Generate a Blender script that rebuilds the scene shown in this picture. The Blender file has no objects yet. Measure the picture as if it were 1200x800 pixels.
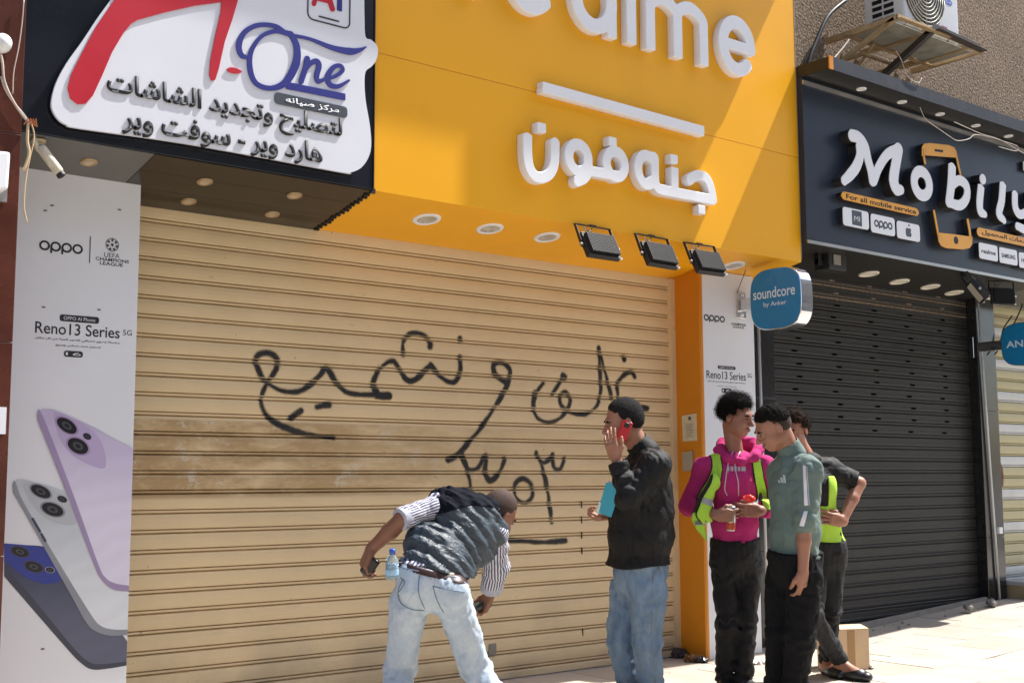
import bpy, bmesh, math, random
import numpy as np
from mathutils import Vector, Matrix
from mathutils.bvhtree import BVHTree
S = bpy.context.scene
R = math.radians
# ------------------------------------------------------------------ camera
F_PX, YAW, PITCH, ROLL = 1441.8, .6751, .1110, -.0040
CAM = np.array([-2.5366, -6.3721, 1.2823])
def basis():
    cy, sy, cp, sp = math.cos(YAW), math.sin(YAW), math.cos(PITCH), math.sin(PITCH)
    f = np.array([sy*cp, cy*cp, sp]); r = np.array([cy, -sy, 0.]); u = np.cross(r, f)
    return f, r*math.cos(ROLL)+u*math.sin(ROLL), -r*math.sin(ROLL)+u*math.cos(ROLL)
FW, RT, UP = basis()
cd = bpy.data.cameras.new('camera'); cam = bpy.data.objects.new('camera', cd); S.collection.objects.link(cam)
cam.matrix_world = Matrix(((RT[0], UP[0], -FW[0], CAM[0]), (RT[1], UP[1], -FW[1], CAM[1]), (RT[2], UP[2], -FW[2], CAM[2]), (0, 0, 0, 1)))
cd.sensor_width = 36; cd.lens = F_PX/1200*36; cd.clip_start = .05; cd.clip_end = 2000
S.camera = cam
# ------------------------------------------------------------------ sky and sun
SUN = Vector((.60, -.138, 1.0)).normalized()
W = bpy.data.worlds.new('World'); S.world = W; W.use_nodes = True
nt = W.node_tree; nt.nodes.clear()
sky = nt.nodes.new('ShaderNodeTexSky'); sky.sky_type = 'NISHITA'; sky.sun_disc = False
sky.sun_elevation = math.asin(SUN.z); sky.sun_rotation = math.atan2(SUN.x, SUN.y)
sky.dust_density = 2.0; sky.air_density = 1.0
bg = nt.nodes.new('ShaderNodeBackground'); bg.inputs[1].default_value = .125
wo = nt.nodes.new('ShaderNodeOutputWorld'); nt.links.new(sky.outputs[0], bg.inputs[0]); nt.links.new(bg.outputs[0], wo.inputs[0])
sl = bpy.data.lights.new('sun', 'SUN'); sl.energy = 4.6; sl.angle = R(.53); sl.color = (1, .965, .91)
so = bpy.data.objects.new('sun', sl); S.collection.objects.link(so)
so.rotation_euler = SUN.to_track_quat('Z', 'Y').to_euler()
S.view_settings.view_transform = 'Standard'; S.view_settings.look = 'None'
S.view_settings.exposure = 1.10; S.view_settings.gamma = 1
try: S.view_settings.use_curve_mapping = False
except Exception: pass
S.cycles.max_bounces = 8; S.cycles.diffuse_bounces = 5

# ------------------------------------------------------------------ points on planes of the place
def ray(x, y): return FW*F_PX + RT*(x-600) - UP*(y-400)
def on(ax, v, x, y):
    d = ray(x, y); return CAM + d*((v-CAM[ax])/d[ax])
def onY(y_, x, y): return on(1, y_, x, y)
def onX(x_, x, y): return on(0, x_, x, y)
def onZ(z_, x, y): return on(2, z_, x, y)
def atD(x, y, dist): return CAM + ray(x, y)/F_PX*dist
def crop(s, ox, oy): return lambda pts: [(ox+a/s, oy+b/s) for a, b in pts]
def XZ(y_, pts):
    out = []
    for p in pts:
        q = onY(y_, p[0], p[1]); out.append((q[0], q[2]))
    return out

# ------------------------------------------------------------------ materials
MATS = {}
def rgb(h):
    h = h.lstrip('#'); v = [int(h[i:i+2], 16)/255 for i in (0, 2, 4)]
    return tuple(c/12.92 if c <= .04045 else ((c+.055)/1.055)**2.4 for c in v)
class NB:
    def __init__(s, m): s.t = m.node_tree; s.n = s.t.nodes; s.l = s.t.links
    def node(s, ty, **kw):
        o = s.n.new(ty)
        for k, v in kw.items():
            if k.startswith('i_'): o.inputs[k[2:].replace('_', ' ')].default_value = v
            else: setattr(o, k, v)
        return o
    def link(s, a, b): s.l.new(a, b)
def mat(name, col, rough=.6, metal=0., var=.12, vscale=3., bump=.0, bscale=80., spec=.5, dirt=0., dirtcol=(.12, .09, .06), coat=0., coords='pos', extra=None, sheen=0.):
    if name in MATS: return MATS[name]
    m = bpy.data.materials.new(name); m.use_nodes = True; b = NB(m)
    P = b.n['Principled BSDF']
    P.inputs['Roughness'].default_value = rough; P.inputs['Metallic'].default_value = metal
    P.inputs['Specular IOR Level'].default_value = spec; P.inputs['Coat Weight'].default_value = coat
    if sheen: P.inputs['Sheen Weight'].default_value = sheen
    if coords == 'pos': co = b.node('ShaderNodeNewGeometry').outputs['Position']
    else: co = b.node('ShaderNodeTexCoord').outputs['Object']
    n1 = b.node('ShaderNodeTexNoise'); n1.inputs['Scale'].default_value = vscale; n1.inputs['Detail'].default_value = 6; n1.inputs['Roughness'].default_value = .62
    b.link(co, n1.inputs['Vector'])
    rmp = b.node('ShaderNodeMapRange'); rmp.inputs[1].default_value = .25; rmp.inputs[2].default_value = .75; rmp.inputs[3].default_value = 1-var; rmp.inputs[4].default_value = 1+var
    b.link(n1.outputs[0], rmp.inputs[0])
    mx = b.node('ShaderNodeMix', data_type='RGBA', blend_type='MULTIPLY'); mx.inputs[0].default_value = 1
    mx.inputs[6].default_value = (*col, 1); b.link(rmp.outputs[0], mx.inputs[7])
    out = mx.outputs[2]
    if dirt:
        n2 = b.node('ShaderNodeTexNoise'); n2.inputs['Scale'].default_value = vscale*.9; n2.inputs['Detail'].default_value = 9; n2.inputs['Roughness'].default_value = .7
        mp = b.node('ShaderNodeMapping'); mp.inputs['Scale'].default_value = (1, 1, .35); mp.inputs['Location'].default_value = (3, 7, 1)
        b.link(co, mp.inputs[0]); b.link(mp.outputs[0], n2.inputs['Vector'])
        r2 = b.node('ShaderNodeMapRange'); r2.inputs[1].default_value = .52; r2.inputs[2].default_value = .75; r2.inputs[3].default_value = 0; r2.inputs[4].default_value = dirt
        b.link(n2.outputs[0], r2.inputs[0])
        m2 = b.node('ShaderNodeMix', data_type='RGBA'); b.link(r2.outputs[0], m2.inputs[0]); b.link(out, m2.inputs[6]); m2.inputs[7].default_value = (*dirtcol, 1)
        out = m2.outputs[2]
    if extra: out = extra(b, co, out) or out
    b.link(out, P.inputs['Base Color'])
    rr = b.node('ShaderNodeMapRange'); rr.inputs[3].default_value = max(rough-.08, .02); rr.inputs[4].default_value = min(rough+.1, 1)
    b.link(n1.outputs[0], rr.inputs[0]); b.link(rr.outputs[0], P.inputs['Roughness'])
    if bump:
        n3 = b.node('ShaderNodeTexNoise'); n3.inputs['Scale'].default_value = bscale; n3.inputs['Detail'].default_value = 5
        b.link(co, n3.inputs['Vector'])
        bp = b.node('ShaderNodeBump'); bp.inputs['Strength'].default_value = bump; bp.inputs['Distance'].default_value = .01
        b.link(n3.outputs[0], bp.inputs['Height']); b.link(bp.outputs[0], P.inputs['Normal'])
    MATS[name] = m
    return m
# ------------------------------------------------------------------ objects
def link(o): S.collection.objects.link(o); return o
def tag(o, label=None, cat=None, group=None, kind=None):
    if label: o['label'] = label
    if cat: o['category'] = cat
    if group: o['group'] = group
    if kind: o['kind'] = kind
    return o
def thing(name, label, cat, loc=(0, 0, 0), group=None):
    o = link(bpy.data.objects.new(name, None)); o.location = loc; o.empty_display_size = .1
    return tag(o, label, cat, group)
def wmat(q):
    return Matrix.Identity(4) if q is None else wmat(q.parent) @ (q.matrix_parent_inverse if q.parent else Matrix.Identity(4)) @ Matrix.Translation(q.location)
def setparent(o, p):
    o.parent = p
    if p is not None: o.matrix_parent_inverse = wmat(p).inverted()
def obj(name, me, m=None, parent=None, bevel=0, smooth=False, seg=2):
    if isinstance(me, bmesh.types.BMesh):
        b = me; me = bpy.data.meshes.new(name); bmesh.ops.recalc_face_normals(b, faces=b.faces) if not getattr(b, 'norec', False) else None
        b.to_mesh(me); b.free()
    o = link(bpy.data.objects.new(name, me))
    if m is not None and not me.materials: me.materials.append(m)
    if smooth:
        me.polygons.foreach_set('use_smooth', [True]*len(me.polygons))
    if bevel:
        bv = o.modifiers.new('bevel', 'BEVEL'); bv.width = bevel; bv.segments = seg; bv.limit_method = 'ANGLE'; bv.angle_limit = R(35)
    setparent(o, parent)
    return o
def BM(): return bmesh.new()
def add_box(b, x0, x1, y0, y1, z0, z1, M=None):
    vs = [b.verts.new((x, y, z)) for x in (x0, x1) for y in (y0, y1) for z in (z0, z1)]
    if M is not None:
        for v in vs: v.co = M @ v.co
    for f in ((0, 1, 3, 2), (4, 6, 7, 5), (0, 4, 5, 1), (2, 3, 7, 6), (0, 2, 6, 4), (1, 5, 7, 3)): b.faces.new([vs[i] for i in f])
    return b
def box(x0, x1, y0, y1, z0, z1, M=None): return add_box(BM(), x0, x1, y0, y1, z0, z1, M)
def hexa(b, pts):
    vs = [b.verts.new(tuple(p)) for p in pts]   # 4 bottom, 4 top
    for f in ((0, 1, 2, 3), (7, 6, 5, 4), (0, 4, 5, 1), (1, 5, 6, 2), (2, 6, 7, 3), (3, 7, 4, 0)): b.faces.new([vs[i] for i in f])
    return b
def frame_of(d):
    d = Vector(d).normalized(); a = Vector((0, 0, 1)) if abs(d.z) < .9 else Vector((1, 0, 0))
    u = d.cross(a).normalized(); return u, d.cross(u).normalized()
def add_tube(b, pts, r, n=8, cap=True):
    pts = [Vector(p) for p in pts]; rs = r if isinstance(r, (list, tuple)) else [r]*len(pts)
    rings = []; u = None
    for i, p in enumerate(pts):
        d = (pts[min(i+1, len(pts)-1)]-pts[max(i-1, 0)])
        if u is None: u, v = frame_of(d)
        else:
            dn = d.normalized(); u = (u-dn*u.dot(dn)).normalized(); v = dn.cross(u)
        rings.append([b.verts.new(p+(u*math.cos(2*math.pi*k/n)+v*math.sin(2*math.pi*k/n))*rs[i]) for k in range(n)])
    for i in range(len(pts)-1):
        for k in range(n): b.faces.new((rings[i][k], rings[i][(k+1) % n], rings[i+1][(k+1) % n], rings[i+1][k]))
    if cap:
        b.faces.new(rings[0][::-1]); b.faces.new(rings[-1])
    return b
def tube(pts, r, n=8): return add_tube(BM(), pts, r, n)
def catmull(pts, n=8):
    P = [np.array(p, float) for p in pts]
    if len(P) < 3: return P
    P = [2*P[0]-P[1]]+P+[2*P[-1]-P[-2]]; out = []
    for i in range(1, len(P)-2):
        for k in range(n):
            t = k/n
            out.append(.5*((2*P[i])+(-P[i-1]+P[i+1])*t+(2*P[i-1]-5*P[i]+4*P[i+1]-P[i+2])*t*t+(-P[i-1]+3*P[i]-3*P[i+1]+P[i+2])*t**3))
    out.append(P[-2]); return out
def lathe(prof, n, origin, axis):
    b = BM(); u, v = frame_of(axis); a = Vector(axis).normalized(); o = Vector(origin); rings = []
    for r, h in prof:
        rings.append([b.verts.new(o+a*h+(u*math.cos(2*math.pi*k/n)+v*math.sin(2*math.pi*k/n))*max(r, 1e-4)) for k in range(n)])
    for i in range(len(prof)-1):
        for k in range(n): b.faces.new((rings[i][k], rings[i][(k+1) % n], rings[i+1][(k+1) % n], rings[i+1][k]))
    b.faces.new(rings[0][::-1]); b.faces.new(rings[-1]); return b
# flat lettering: outlines from stroke distance, extruded from plane y towards the street
def curve_mesh(loops, y, depth, bevel=0., name='shape'):
    c = bpy.data.curves.new(name, 'CURVE'); c.dimensions = '2D'; c.fill_mode = 'BOTH'
    c.extrude = depth/2-bevel if depth else 0; c.bevel_depth = bevel; c.bevel_resolution = 1; c.offset = -bevel
    for L in loops:
        s = c.splines.new('POLY'); s.points.add(len(L)-1)
        co = np.zeros((len(L), 4), np.float32); co[:, 0] = [p[0] for p in L]; co[:, 1] = [p[1] for p in L]; co[:, 3] = 1
        s.points.foreach_set('co', co.ravel()); s.use_cyclic_u = True
    o = link(bpy.data.objects.new('tmp', c)); bpy.context.view_layer.update()
    me = bpy.data.meshes.new_from_object(o.evaluated_get(bpy.context.evaluated_depsgraph_get()))
    bpy.data.objects.remove(o); bpy.data.curves.remove(c)
    # curve x,y,z -> world x, -z + y, y   (face towards -y)
    me.transform(Matrix(((1, 0, 0, 0), (0, 0, -1, y-depth/2), (0, 1, 0, 0), (0, 0, 0, 1))))
    return me
def seg_field(strokes, X, Z):
    d = np.full(X.shape, 9., np.float32)
    for st in strokes:
        pts, rad = st[0], st[1]; flat = st[2] if len(st) > 2 else (0, 0)
        n = len(pts); rad = rad if isinstance(rad, (list, tuple, np.ndarray)) else [rad]*n
        for i in range(n-1):
            a, c = np.array(pts[i], float), np.array(pts[i+1], float); ra, rb = rad[i], rad[i+1]
            e = c-a; L2 = e@e
            if L2 < 1e-12: continue
            L = L2**.5
            t0 = ((X-a[0])*e[0]+(Z-a[1])*e[1])/L2; t = np.clip(t0, 0, 1)
            dd = np.hypot(X-a[0]-t*e[0], Z-a[1]-t*e[1])-(ra+(rb-ra)*t)
            if (i == 0 and flat[0]) or (i == n-2 and flat[1]):
                pp = np.abs((X-a[0])*e[1]-(Z-a[1])*e[0])/L-(ra+(rb-ra)*t)
                if i == 0 and flat[0]: dd = np.where(t0 < 0, np.maximum(pp, -t0*L), dd)
                if i == n-2 and flat[1]: dd = np.where(t0 > 1, np.maximum(pp, (t0-1)*L), dd)
            np.minimum(d, dd, out=d)
    return d
def contours(d, x0, z0, h):
    nx, nz = d.shape; ins = d < 0; nxt = {}
    def ex(i, j): t = d[i, j]/(d[i, j]-d[i+1, j]); return (x0+(i+t)*h, z0+j*h)
    def ez(i, j): t = d[i, j]/(d[i, j]-d[i, j+1]); return (x0+i*h, z0+(j+t)*h)
    code = ins[:-1, :-1]*1+ins[1:, :-1]*2+ins[1:, 1:]*4+ins[:-1, 1:]*8
    I, J = np.nonzero((code > 0) & (code < 15))
    T = {1: [(3, 0)], 2: [(0, 1)], 3: [(3, 1)], 4: [(1, 2)], 5: [(3, 0), (1, 2)], 6: [(0, 2)], 7: [(3, 2)], 8: [(2, 3)], 9: [(2, 0)], 10: [(0, 1), (2, 3)], 11: [(2, 1)], 12: [(1, 3)], 13: [(1, 0)], 14: [(0, 3)]}
    key = lambda e, i, j: [('x', i, j), ('z', i+1, j), ('x', i, j+1), ('z', i, j)][e]
    for i, j in zip(I.tolist(), J.tolist()):
        for a, c in T[int(code[i, j])]: nxt[key(a, i, j)] = key(c, i, j)
    loops = []; used = set()
    for s in list(nxt):
        if s in used: continue
        L = []; k = s
        while k in nxt and k not in used:
            used.add(k); L.append(ex(k[1], k[2]) if k[0] == 'x' else ez(k[1], k[2])); k = nxt[k]
        if len(L) > 5: loops.append(L)
    return loops
def strokes_mesh(strokes, y, depth, h=.004, bevel=0.):
    xs = [p[0] for s in strokes for p in s[0]]; zs = [p[1] for s in strokes for p in s[0]]
    rm = max(max(s[1]) if isinstance(s[1], (list, tuple, np.ndarray)) else s[1] for s in strokes)+3*h
    x0, x1, z0, z1 = min(xs)-rm, max(xs)+rm, min(zs)-rm, max(zs)+rm
    X, Z = np.meshgrid(np.arange(x0, x1+h, h), np.arange(z0, z1+h, h), indexing='ij')
    d = seg_field(strokes, X, Z)
    return curve_mesh(contours(d, x0, z0, h), y, depth, bevel)
def arc(cx, cz, rx, rz, a0, a1, n=24): return [(cx+rx*math.cos(R(a0+(a1-a0)*k/n)), cz+rz*math.sin(R(a0+(a1-a0)*k/n))) for k in range(n+1)]
def rrect(x0, x1, z0, z1, r, n=6):
    L = []
    for cx, cz, a in ((x1-r, z1-r, 0), (x0+r, z1-r, 90), (x0+r, z0+r, 180), (x1-r, z0+r, 270)):
        L += [(cx+r*math.cos(R(a+90*k/n)), cz+r*math.sin(R(a+90*k/n))) for k in range(n+1)]
    return L
# Arabic words joined up as written
_A = {'ا': (0xFE8D, 2), 'ب': (0xFE8F, 4), 'ة': (0xFE93, 2), 'ت': (0xFE95, 4), 'ج': (0xFE9D, 4), 'ح': (0xFEA1, 4), 'خ': (0xFEA5, 4), 'د': (0xFEA9, 2), 'ر': (0xFEAD, 2), 'ز': (0xFEAF, 2),
      'س': (0xFEB1, 4), 'ش': (0xFEB5, 4), 'ص': (0xFEB9, 4), 'ع': (0xFEC9, 4), 'غ': (0xFECD, 4), 'ف': (0xFED1, 4), 'ق': (0xFED5, 4), 'ك': (0xFED9, 4), 'ل': (0xFEDD, 4), 'م': (0xFEE1, 4),
      'ن': (0xFEE5, 4), 'ه': (0xFEE9, 4), 'و': (0xFEED, 2), 'ي': (0xFEF1, 4)}
def shape_ar(s):
    out = []
    for i, ch in enumerate(s):
        if ch not in _A: out.append(ch); continue
        base, k = _A[ch]
        pj = i > 0 and s[i-1] in _A and _A[s[i-1]][1] == 4
        nj = k == 4 and i+1 < len(s) and s[i+1] in _A
        out.append(chr(base+(3 if pj and nj else 1 if pj else 2 if nj else 0)))
    return ''.join(reversed(out))
def text_mesh(body, x0, x1, z0, z1, y, depth=.004, bold=0., shear=0., keep=False, space=1.):
    """real lettering fitted to the box x0..x1, z0..z1 on the plane y, standing out towards the street"""
    c = bpy.data.curves.new('t', 'FONT'); c.body = body; c.size = 1; c.offset = bold; c.shear = shear; c.space_character = space; c.resolution_u = 4
    o = link(bpy.data.objects.new('tmp', c)); bpy.context.view_layer.update()
    me = bpy.data.meshes.new_from_object(o.evaluated_get(bpy.context.evaluated_depsgraph_get()))
    bpy.data.objects.remove(o); bpy.data.curves.remove(c)
    n = len(me.vertices); co = np.zeros(n*3, np.float32); me.vertices.foreach_get('co', co); co = co.reshape(-1, 3)
    mn, mx = co.min(0), co.max(0); sx = (x1-x0)/(mx[0]-mn[0]); sz = (z1-z0)/(mx[1]-mn[1])
    if keep: sz = sx
    w = np.empty_like(co); w[:, 0] = x0+(co[:, 0]-mn[0])*sx; w[:, 2] = z0+(co[:, 1]-mn[1])*sz; w[:, 1] = y
    me.vertices.foreach_set('co', w.ravel()); me.update()
    if depth:
        b = BM(); b.from_mesh(me); bpy.data.meshes.remove(me)
        bmesh.ops.remove_doubles(b, verts=b.verts, dist=1e-5)
        ret = bmesh.ops.extrude_face_region(b, geom=list(b.faces))
        for v in ret['geom']:
            if isinstance(v, bmesh.types.BMVert): v.co.y -= depth
        bmesh.ops.recalc_face_normals(b, faces=b.faces)
        me = bpy.data.meshes.new('t'); b.to_mesh(me); b.free()
    return me
def text_on(y, L, Rr, T, body, **kw):
    """lettering between a measured bottom-left, bottom-right and top point of a board at depth y"""
    A, B, C = onY(y, *L), onY(y, *Rr), onY(y, *T); z0 = (A[2]+B[2])/2
    return text_mesh(body, A[0], B[0], z0, C[2] if C[2] > z0 else z0+.02, y, **kw)
# ------------------------------------------------------------------ soft bodies: distance fields turned into meshes
def _hash(ix, iy, iz, s):
    n = (ix*374761393+iy*668265263+iz*2147483647+s*1274126177) & 0xffffffff
    n = ((n ^ (n >> 13))*1274126177) & 0xffffffff
    return ((n ^ (n >> 16)) & 0xffff).astype(np.float32)/65535.
def noise3(P, s=0):
    f = np.floor(P); i = f.astype(np.int64); t = (P-f).astype(np.float32); t = t*t*(3-2*t); r = 0
    for dx in (0, 1):
        wx = t[:, 0] if dx else 1-t[:, 0]
        for dy in (0, 1):
            wy = t[:, 1] if dy else 1-t[:, 1]
            for dz in (0, 1):
                wz = t[:, 2] if dz else 1-t[:, 2]
                r = r+_hash(i[:, 0]+dx, i[:, 1]+dy, i[:, 2]+dz, s)*wx*wy*wz
    return r
def V3(*a): return np.array(a, np.float32)
def nrm(v): v = np.array(v, np.float64); return v/np.linalg.norm(v)
class Prim:
    def __init__(s, kind, k=.02, op='u', **q):
        s.kind, s.k, s.op = kind, k, op; s.__dict__.update(q)
        if kind == 'cc':
            s.c = (s.a+s.b)/2; s.R = np.linalg.norm(s.a-s.b)/2+max(s.ra, s.rb)*max(1, getattr(s, 'f', 1) or 1)
        elif kind == 'el': s.R = max(s.rad)
        elif kind == 'bx': s.R = float(np.linalg.norm(s.rad))+s.rr
    def d(s, P):
        if s.kind == 'cc':
            e = s.b-s.a; L2 = e@e+1e-9; v = P-s.a; t = np.clip(v@e/L2, 0, 1); v = v-t[:, None]*e; r = s.ra+(s.rb-s.ra)*t
            if getattr(s, 'cut', None) is not None:
                u_ = e/L2**.5; dc = (P-s.b)@u_; dd = np.linalg.norm(v, axis=1)-r
                return np.maximum(dd, dc-s.cut)
            if s.f is not None:
                l0 = np.linalg.norm(v, axis=1)+1e-6; vn = v@s.n; v = v+np.outer(vn*(1/s.f-1), s.n); l1 = np.linalg.norm(v, axis=1)+1e-6
                return (l1-r)*np.minimum(l0/l1, 1)
            return np.linalg.norm(v, axis=1)-r
        q = (P-s.c)@s.M.T
        if s.kind == 'el':
            k0 = np.linalg.norm(q/s.rad, axis=1)+1e-6; k1 = np.linalg.norm(q/(s.rad**2), axis=1)+1e-6; return k0*(k0-1)/k1
        q = np.abs(q)-s.rad; return np.linalg.norm(np.maximum(q, 0), axis=1)+np.minimum(q.max(1), 0)-s.rr
def cc(a, b, ra, rb=None, k=.02, f=None, n=None, op='u'):
    return Prim('cc', k, op, a=np.array(a, float), b=np.array(b, float), ra=ra, rb=ra if rb is None else rb, f=f, n=None if n is None else nrm(n))
def cut(a, b, ra, rb, c_=0., k=.02):
    p = cc(a, b, ra, rb, k); p.cut = c_; return p
def el(c, rad, M, k=.02, op='u'): return Prim('el', k, op, c=np.array(c, float), rad=np.array(rad, float), M=np.array(M, float))
def bx(c, rad, M, rr=.005, k=.01, op='u'): return Prim('bx', k, op, c=np.array(c, float), rad=np.array(rad, float), M=np.array(M, float), rr=rr)
def chain(pts, rs, k=.015, f=None, n=None):
    return [cc(pts[i], pts[i+1], rs[i], rs[i+1], k, f, n) for i in range(len(pts)-1)]
def comb(cur, d, p):
    k = max(p.k, 1e-4)
    if p.op == 'u': h = np.clip(.5+.5*(cur-d)/k, 0, 1); return cur+(d-cur)*h-k*h*(1-h)
    h = np.clip(.5-.5*(cur+d)/k, 0, 1); return cur+(-d-cur)*h+k*h*(1-h)
def build(prims, h=.006, disp=None, clip=None, grow=0., name='body'):
    lo = np.min([p.c-p.R for p in prims if p.op == 'u'], 0)-.03-grow; hi = np.max([p.c+p.R for p in prims if p.op == 'u'], 0)+.03+grow
    B = 8; H = B*h; nb = np.ceil((hi-lo)/H).astype(int)
    gx = [lo[i]+(np.arange(nb[i])+.5)*H for i in range(3)]
    Cn = np.stack(np.meshgrid(*gx, indexing='ij'), -1).reshape(-1, 3)
    ds = []; cur = np.full(len(Cn), 9.)
    for p in prims:
        d = p.d(Cn)-(grow if p.op == 'u' else -grow); ds.append(d); cur = comb(cur, d, p)
    cc_ = cur if clip is None else np.maximum(cur, clip(Cn))
    rad = H*.87; act = np.abs(cc_) < rad+.022
    A = np.nonzero(act)[0]
    off = (np.stack(np.meshgrid(*[np.arange(B)]*3, indexing='ij'), -1).reshape(-1, 3)+.5)*h-H/2
    val = np.full((len(A), B**3), 9., np.float64)
    for p, d in zip(prims, ds):
        sel = np.nonzero(d[A] < (cur[A] if p.op == 'u' else np.inf)+2*rad+p.k)[0] if p.op == 'u' else np.nonzero(d[A] < 2*rad+.03)[0]
        if not len(sel): continue
        P = (Cn[A[sel]][:, None, :]+off[None]).reshape(-1, 3)
        v = p.d(P)-(grow if p.op == 'u' else -grow)
        val[sel] = comb(val[sel].ravel(), v, p).reshape(len(sel), -1)
    v = val.ravel(); near = np.abs(v) < .03
    if disp is not None or clip is not None:
        P = (Cn[A][:, None, :]+off[None]).reshape(-1, 3)
        if disp is not None: v[near] += disp(P[near])
        if clip is not None: v = np.maximum(v, clip(P))
    D = np.repeat(np.repeat(np.repeat(np.where(cc_ < 0, -1., 1.).astype(np.float32).reshape(nb), B, 0), B, 1), B, 2)
    D = D.reshape(nb[0], B, nb[1], B, nb[2], B)
    ia = np.stack(np.unravel_index(A, nb), 1); D[ia[:, 0], :, ia[:, 1], :, ia[:, 2], :] = v.reshape(-1, B, B, B).astype(np.float32)
    D = D.reshape(nb*B); org = lo+.5*h
    s = D < 0; cnt = np.zeros(np.array(D.shape)-1, np.uint8)
    for a in (0, 1):
        for b_ in (0, 1):
            for c_ in (0, 1): cnt += s[a:D.shape[0]-1+a, b_:D.shape[1]-1+b_, c_:D.shape[2]-1+c_]
    I = np.stack(np.nonzero((cnt > 0) & (cnt < 8)), 1)
    vid = np.full(cnt.shape, -1, np.int32); vid[I[:, 0], I[:, 1], I[:, 2]] = np.arange(len(I))
    corners = [(a, b_, c_) for a in (0, 1) for b_ in (0, 1) for c_ in (0, 1)]
    cv = {c_: D[I[:, 0]+c_[0], I[:, 1]+c_[1], I[:, 2]+c_[2]] for c_ in corners}
    acc = np.zeros((len(I), 3)); num = np.zeros(len(I))
    for c0 in corners:
        for ax in range(3):
            if c0[ax]: continue
            c1 = list(c0); c1[ax] = 1; c1 = tuple(c1); a, b_ = cv[c0], cv[c1]; m = (a < 0) != (b_ < 0)
            t = np.where(m, a/np.where(m, a-b_, 1), 0)
            for q in range(3): acc[:, q] += np.where(m, c0[q]+(t if q == ax else 0), 0)
            num += m
    Vv = org+(I+acc/num[:, None])*h
    F = []
    for ax in range(3):
        o1, o2 = [(1, 2), (2, 0), (0, 1)][ax]
        sl0 = [slice(1, -1)]*3; sl0[ax] = slice(0, -1); sl1 = [slice(1, -1)]*3; sl1[ax] = slice(1, None)
        m = s[tuple(sl0)] != s[tuple(sl1)]; E = np.stack(np.nonzero(m), 1)
        if not len(E): continue
        add = np.array([1, 1, 1]); add[ax] = 0; E = E+add; flip = s[E[:, 0], E[:, 1], E[:, 2]]
        def g(d1, d2): q = E.copy(); q[:, o1] -= d1; q[:, o2] -= d2; return vid[q[:, 0], q[:, 1], q[:, 2]]
        Q = np.stack([g(0, 0), g(1, 0), g(1, 1), g(0, 1)], 1); ok = (Q >= 0).all(1)
        Q[~flip] = Q[~flip][:, ::-1]; F.append(Q[ok])
    F = np.concatenate(F)
    me = bpy.data.meshes.new(name); me.vertices.add(len(Vv)); me.vertices.foreach_set('co', Vv.astype(np.float32).ravel())
    me.loops.add(F.size); me.loops.foreach_set('vertex_index', F.ravel().astype(np.int32))
    me.polygons.add(len(F)); me.polygons.foreach_set('loop_start', np.arange(0, F.size, 4, dtype=np.int32))
    me.update(calc_edges=True); me.validate()
    me.polygons.foreach_set('use_smooth', [True]*len(me.polygons))
    return me
def smooth_mesh(me, it=1, f=.5):
    n = len(me.vertices); co = np.zeros(n*3); me.vertices.foreach_get('co', co); co = co.reshape(-1, 3)
    e = np.zeros(len(me.edges)*2, np.int32); me.edges.foreach_get('vertices', e); e = e.reshape(-1, 2)
    dg = np.bincount(e.ravel(), minlength=n)[:, None]
    for _ in range(it):
        a = np.zeros_like(co)
        for q in range(3): a[:, q] = np.bincount(e[:, 0], co[e[:, 1], q], n)+np.bincount(e[:, 1], co[e[:, 0], q], n)
        co = co*(1-f)+f*a/np.maximum(dg, 1)
    me.vertices.foreach_set('co', co.astype(np.float32).ravel()); me.update(); return me
def mtx(f, u):
    f = nrm(f); u = np.array(u, float); u = nrm(u-f*(u@f)); s = np.cross(f, u); return np.array([s, f, u])   # rows: right side, forward, up
def folds(amp, dirv, freq=16, stretch=.28, seed=0, base=.0):
    """creases running along dirv"""
    d = nrm(dirv); a = nrm(np.cross(d, [0.31, .2, .93])); b_ = np.cross(d, a); M = np.array([d*freq*stretch, a*freq, b_*freq])
    def f(P):
        w = noise3(P*5+seed, seed+5)[:, None]; q = P@M.T+w*1.6
        n1 = noise3(q, seed); n2 = noise3(q*1.9+9, seed+1); r = 1-np.abs(2*noise3(q*.8+4, seed+3)-1)
        bl = np.abs(2*n1-1)**.8; return -amp*((bl-.42)*.75+(np.abs(2*n2-1)-.4)*.40+(r*r-.4)*.35)
    return f
def rings_at(points, amp, r, axis_pairs, freq=95, seed=3):
    """bunched creases round a joint"""
    def f(P):
        o = np.zeros(len(P))
        for c_, (a, b_) in zip(points, axis_pairs):
            ax = nrm(np.array(b_)-np.array(a)); v = P-np.array(c_); w = np.exp(-(v*v).sum(1)/(r*r))
            ph = v@ax*freq+noise3(P*16, seed)*6+noise3(P*5, seed+2)*5; o += w*np.sin(ph)*amp
        return o
    return f
def summ(*fs): return lambda P: sum(f(P) for f in fs)

m_hair0 = mat('black hair', (.007, .0055, .005), .85, var=.3, vscale=60, spec=.12)
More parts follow.
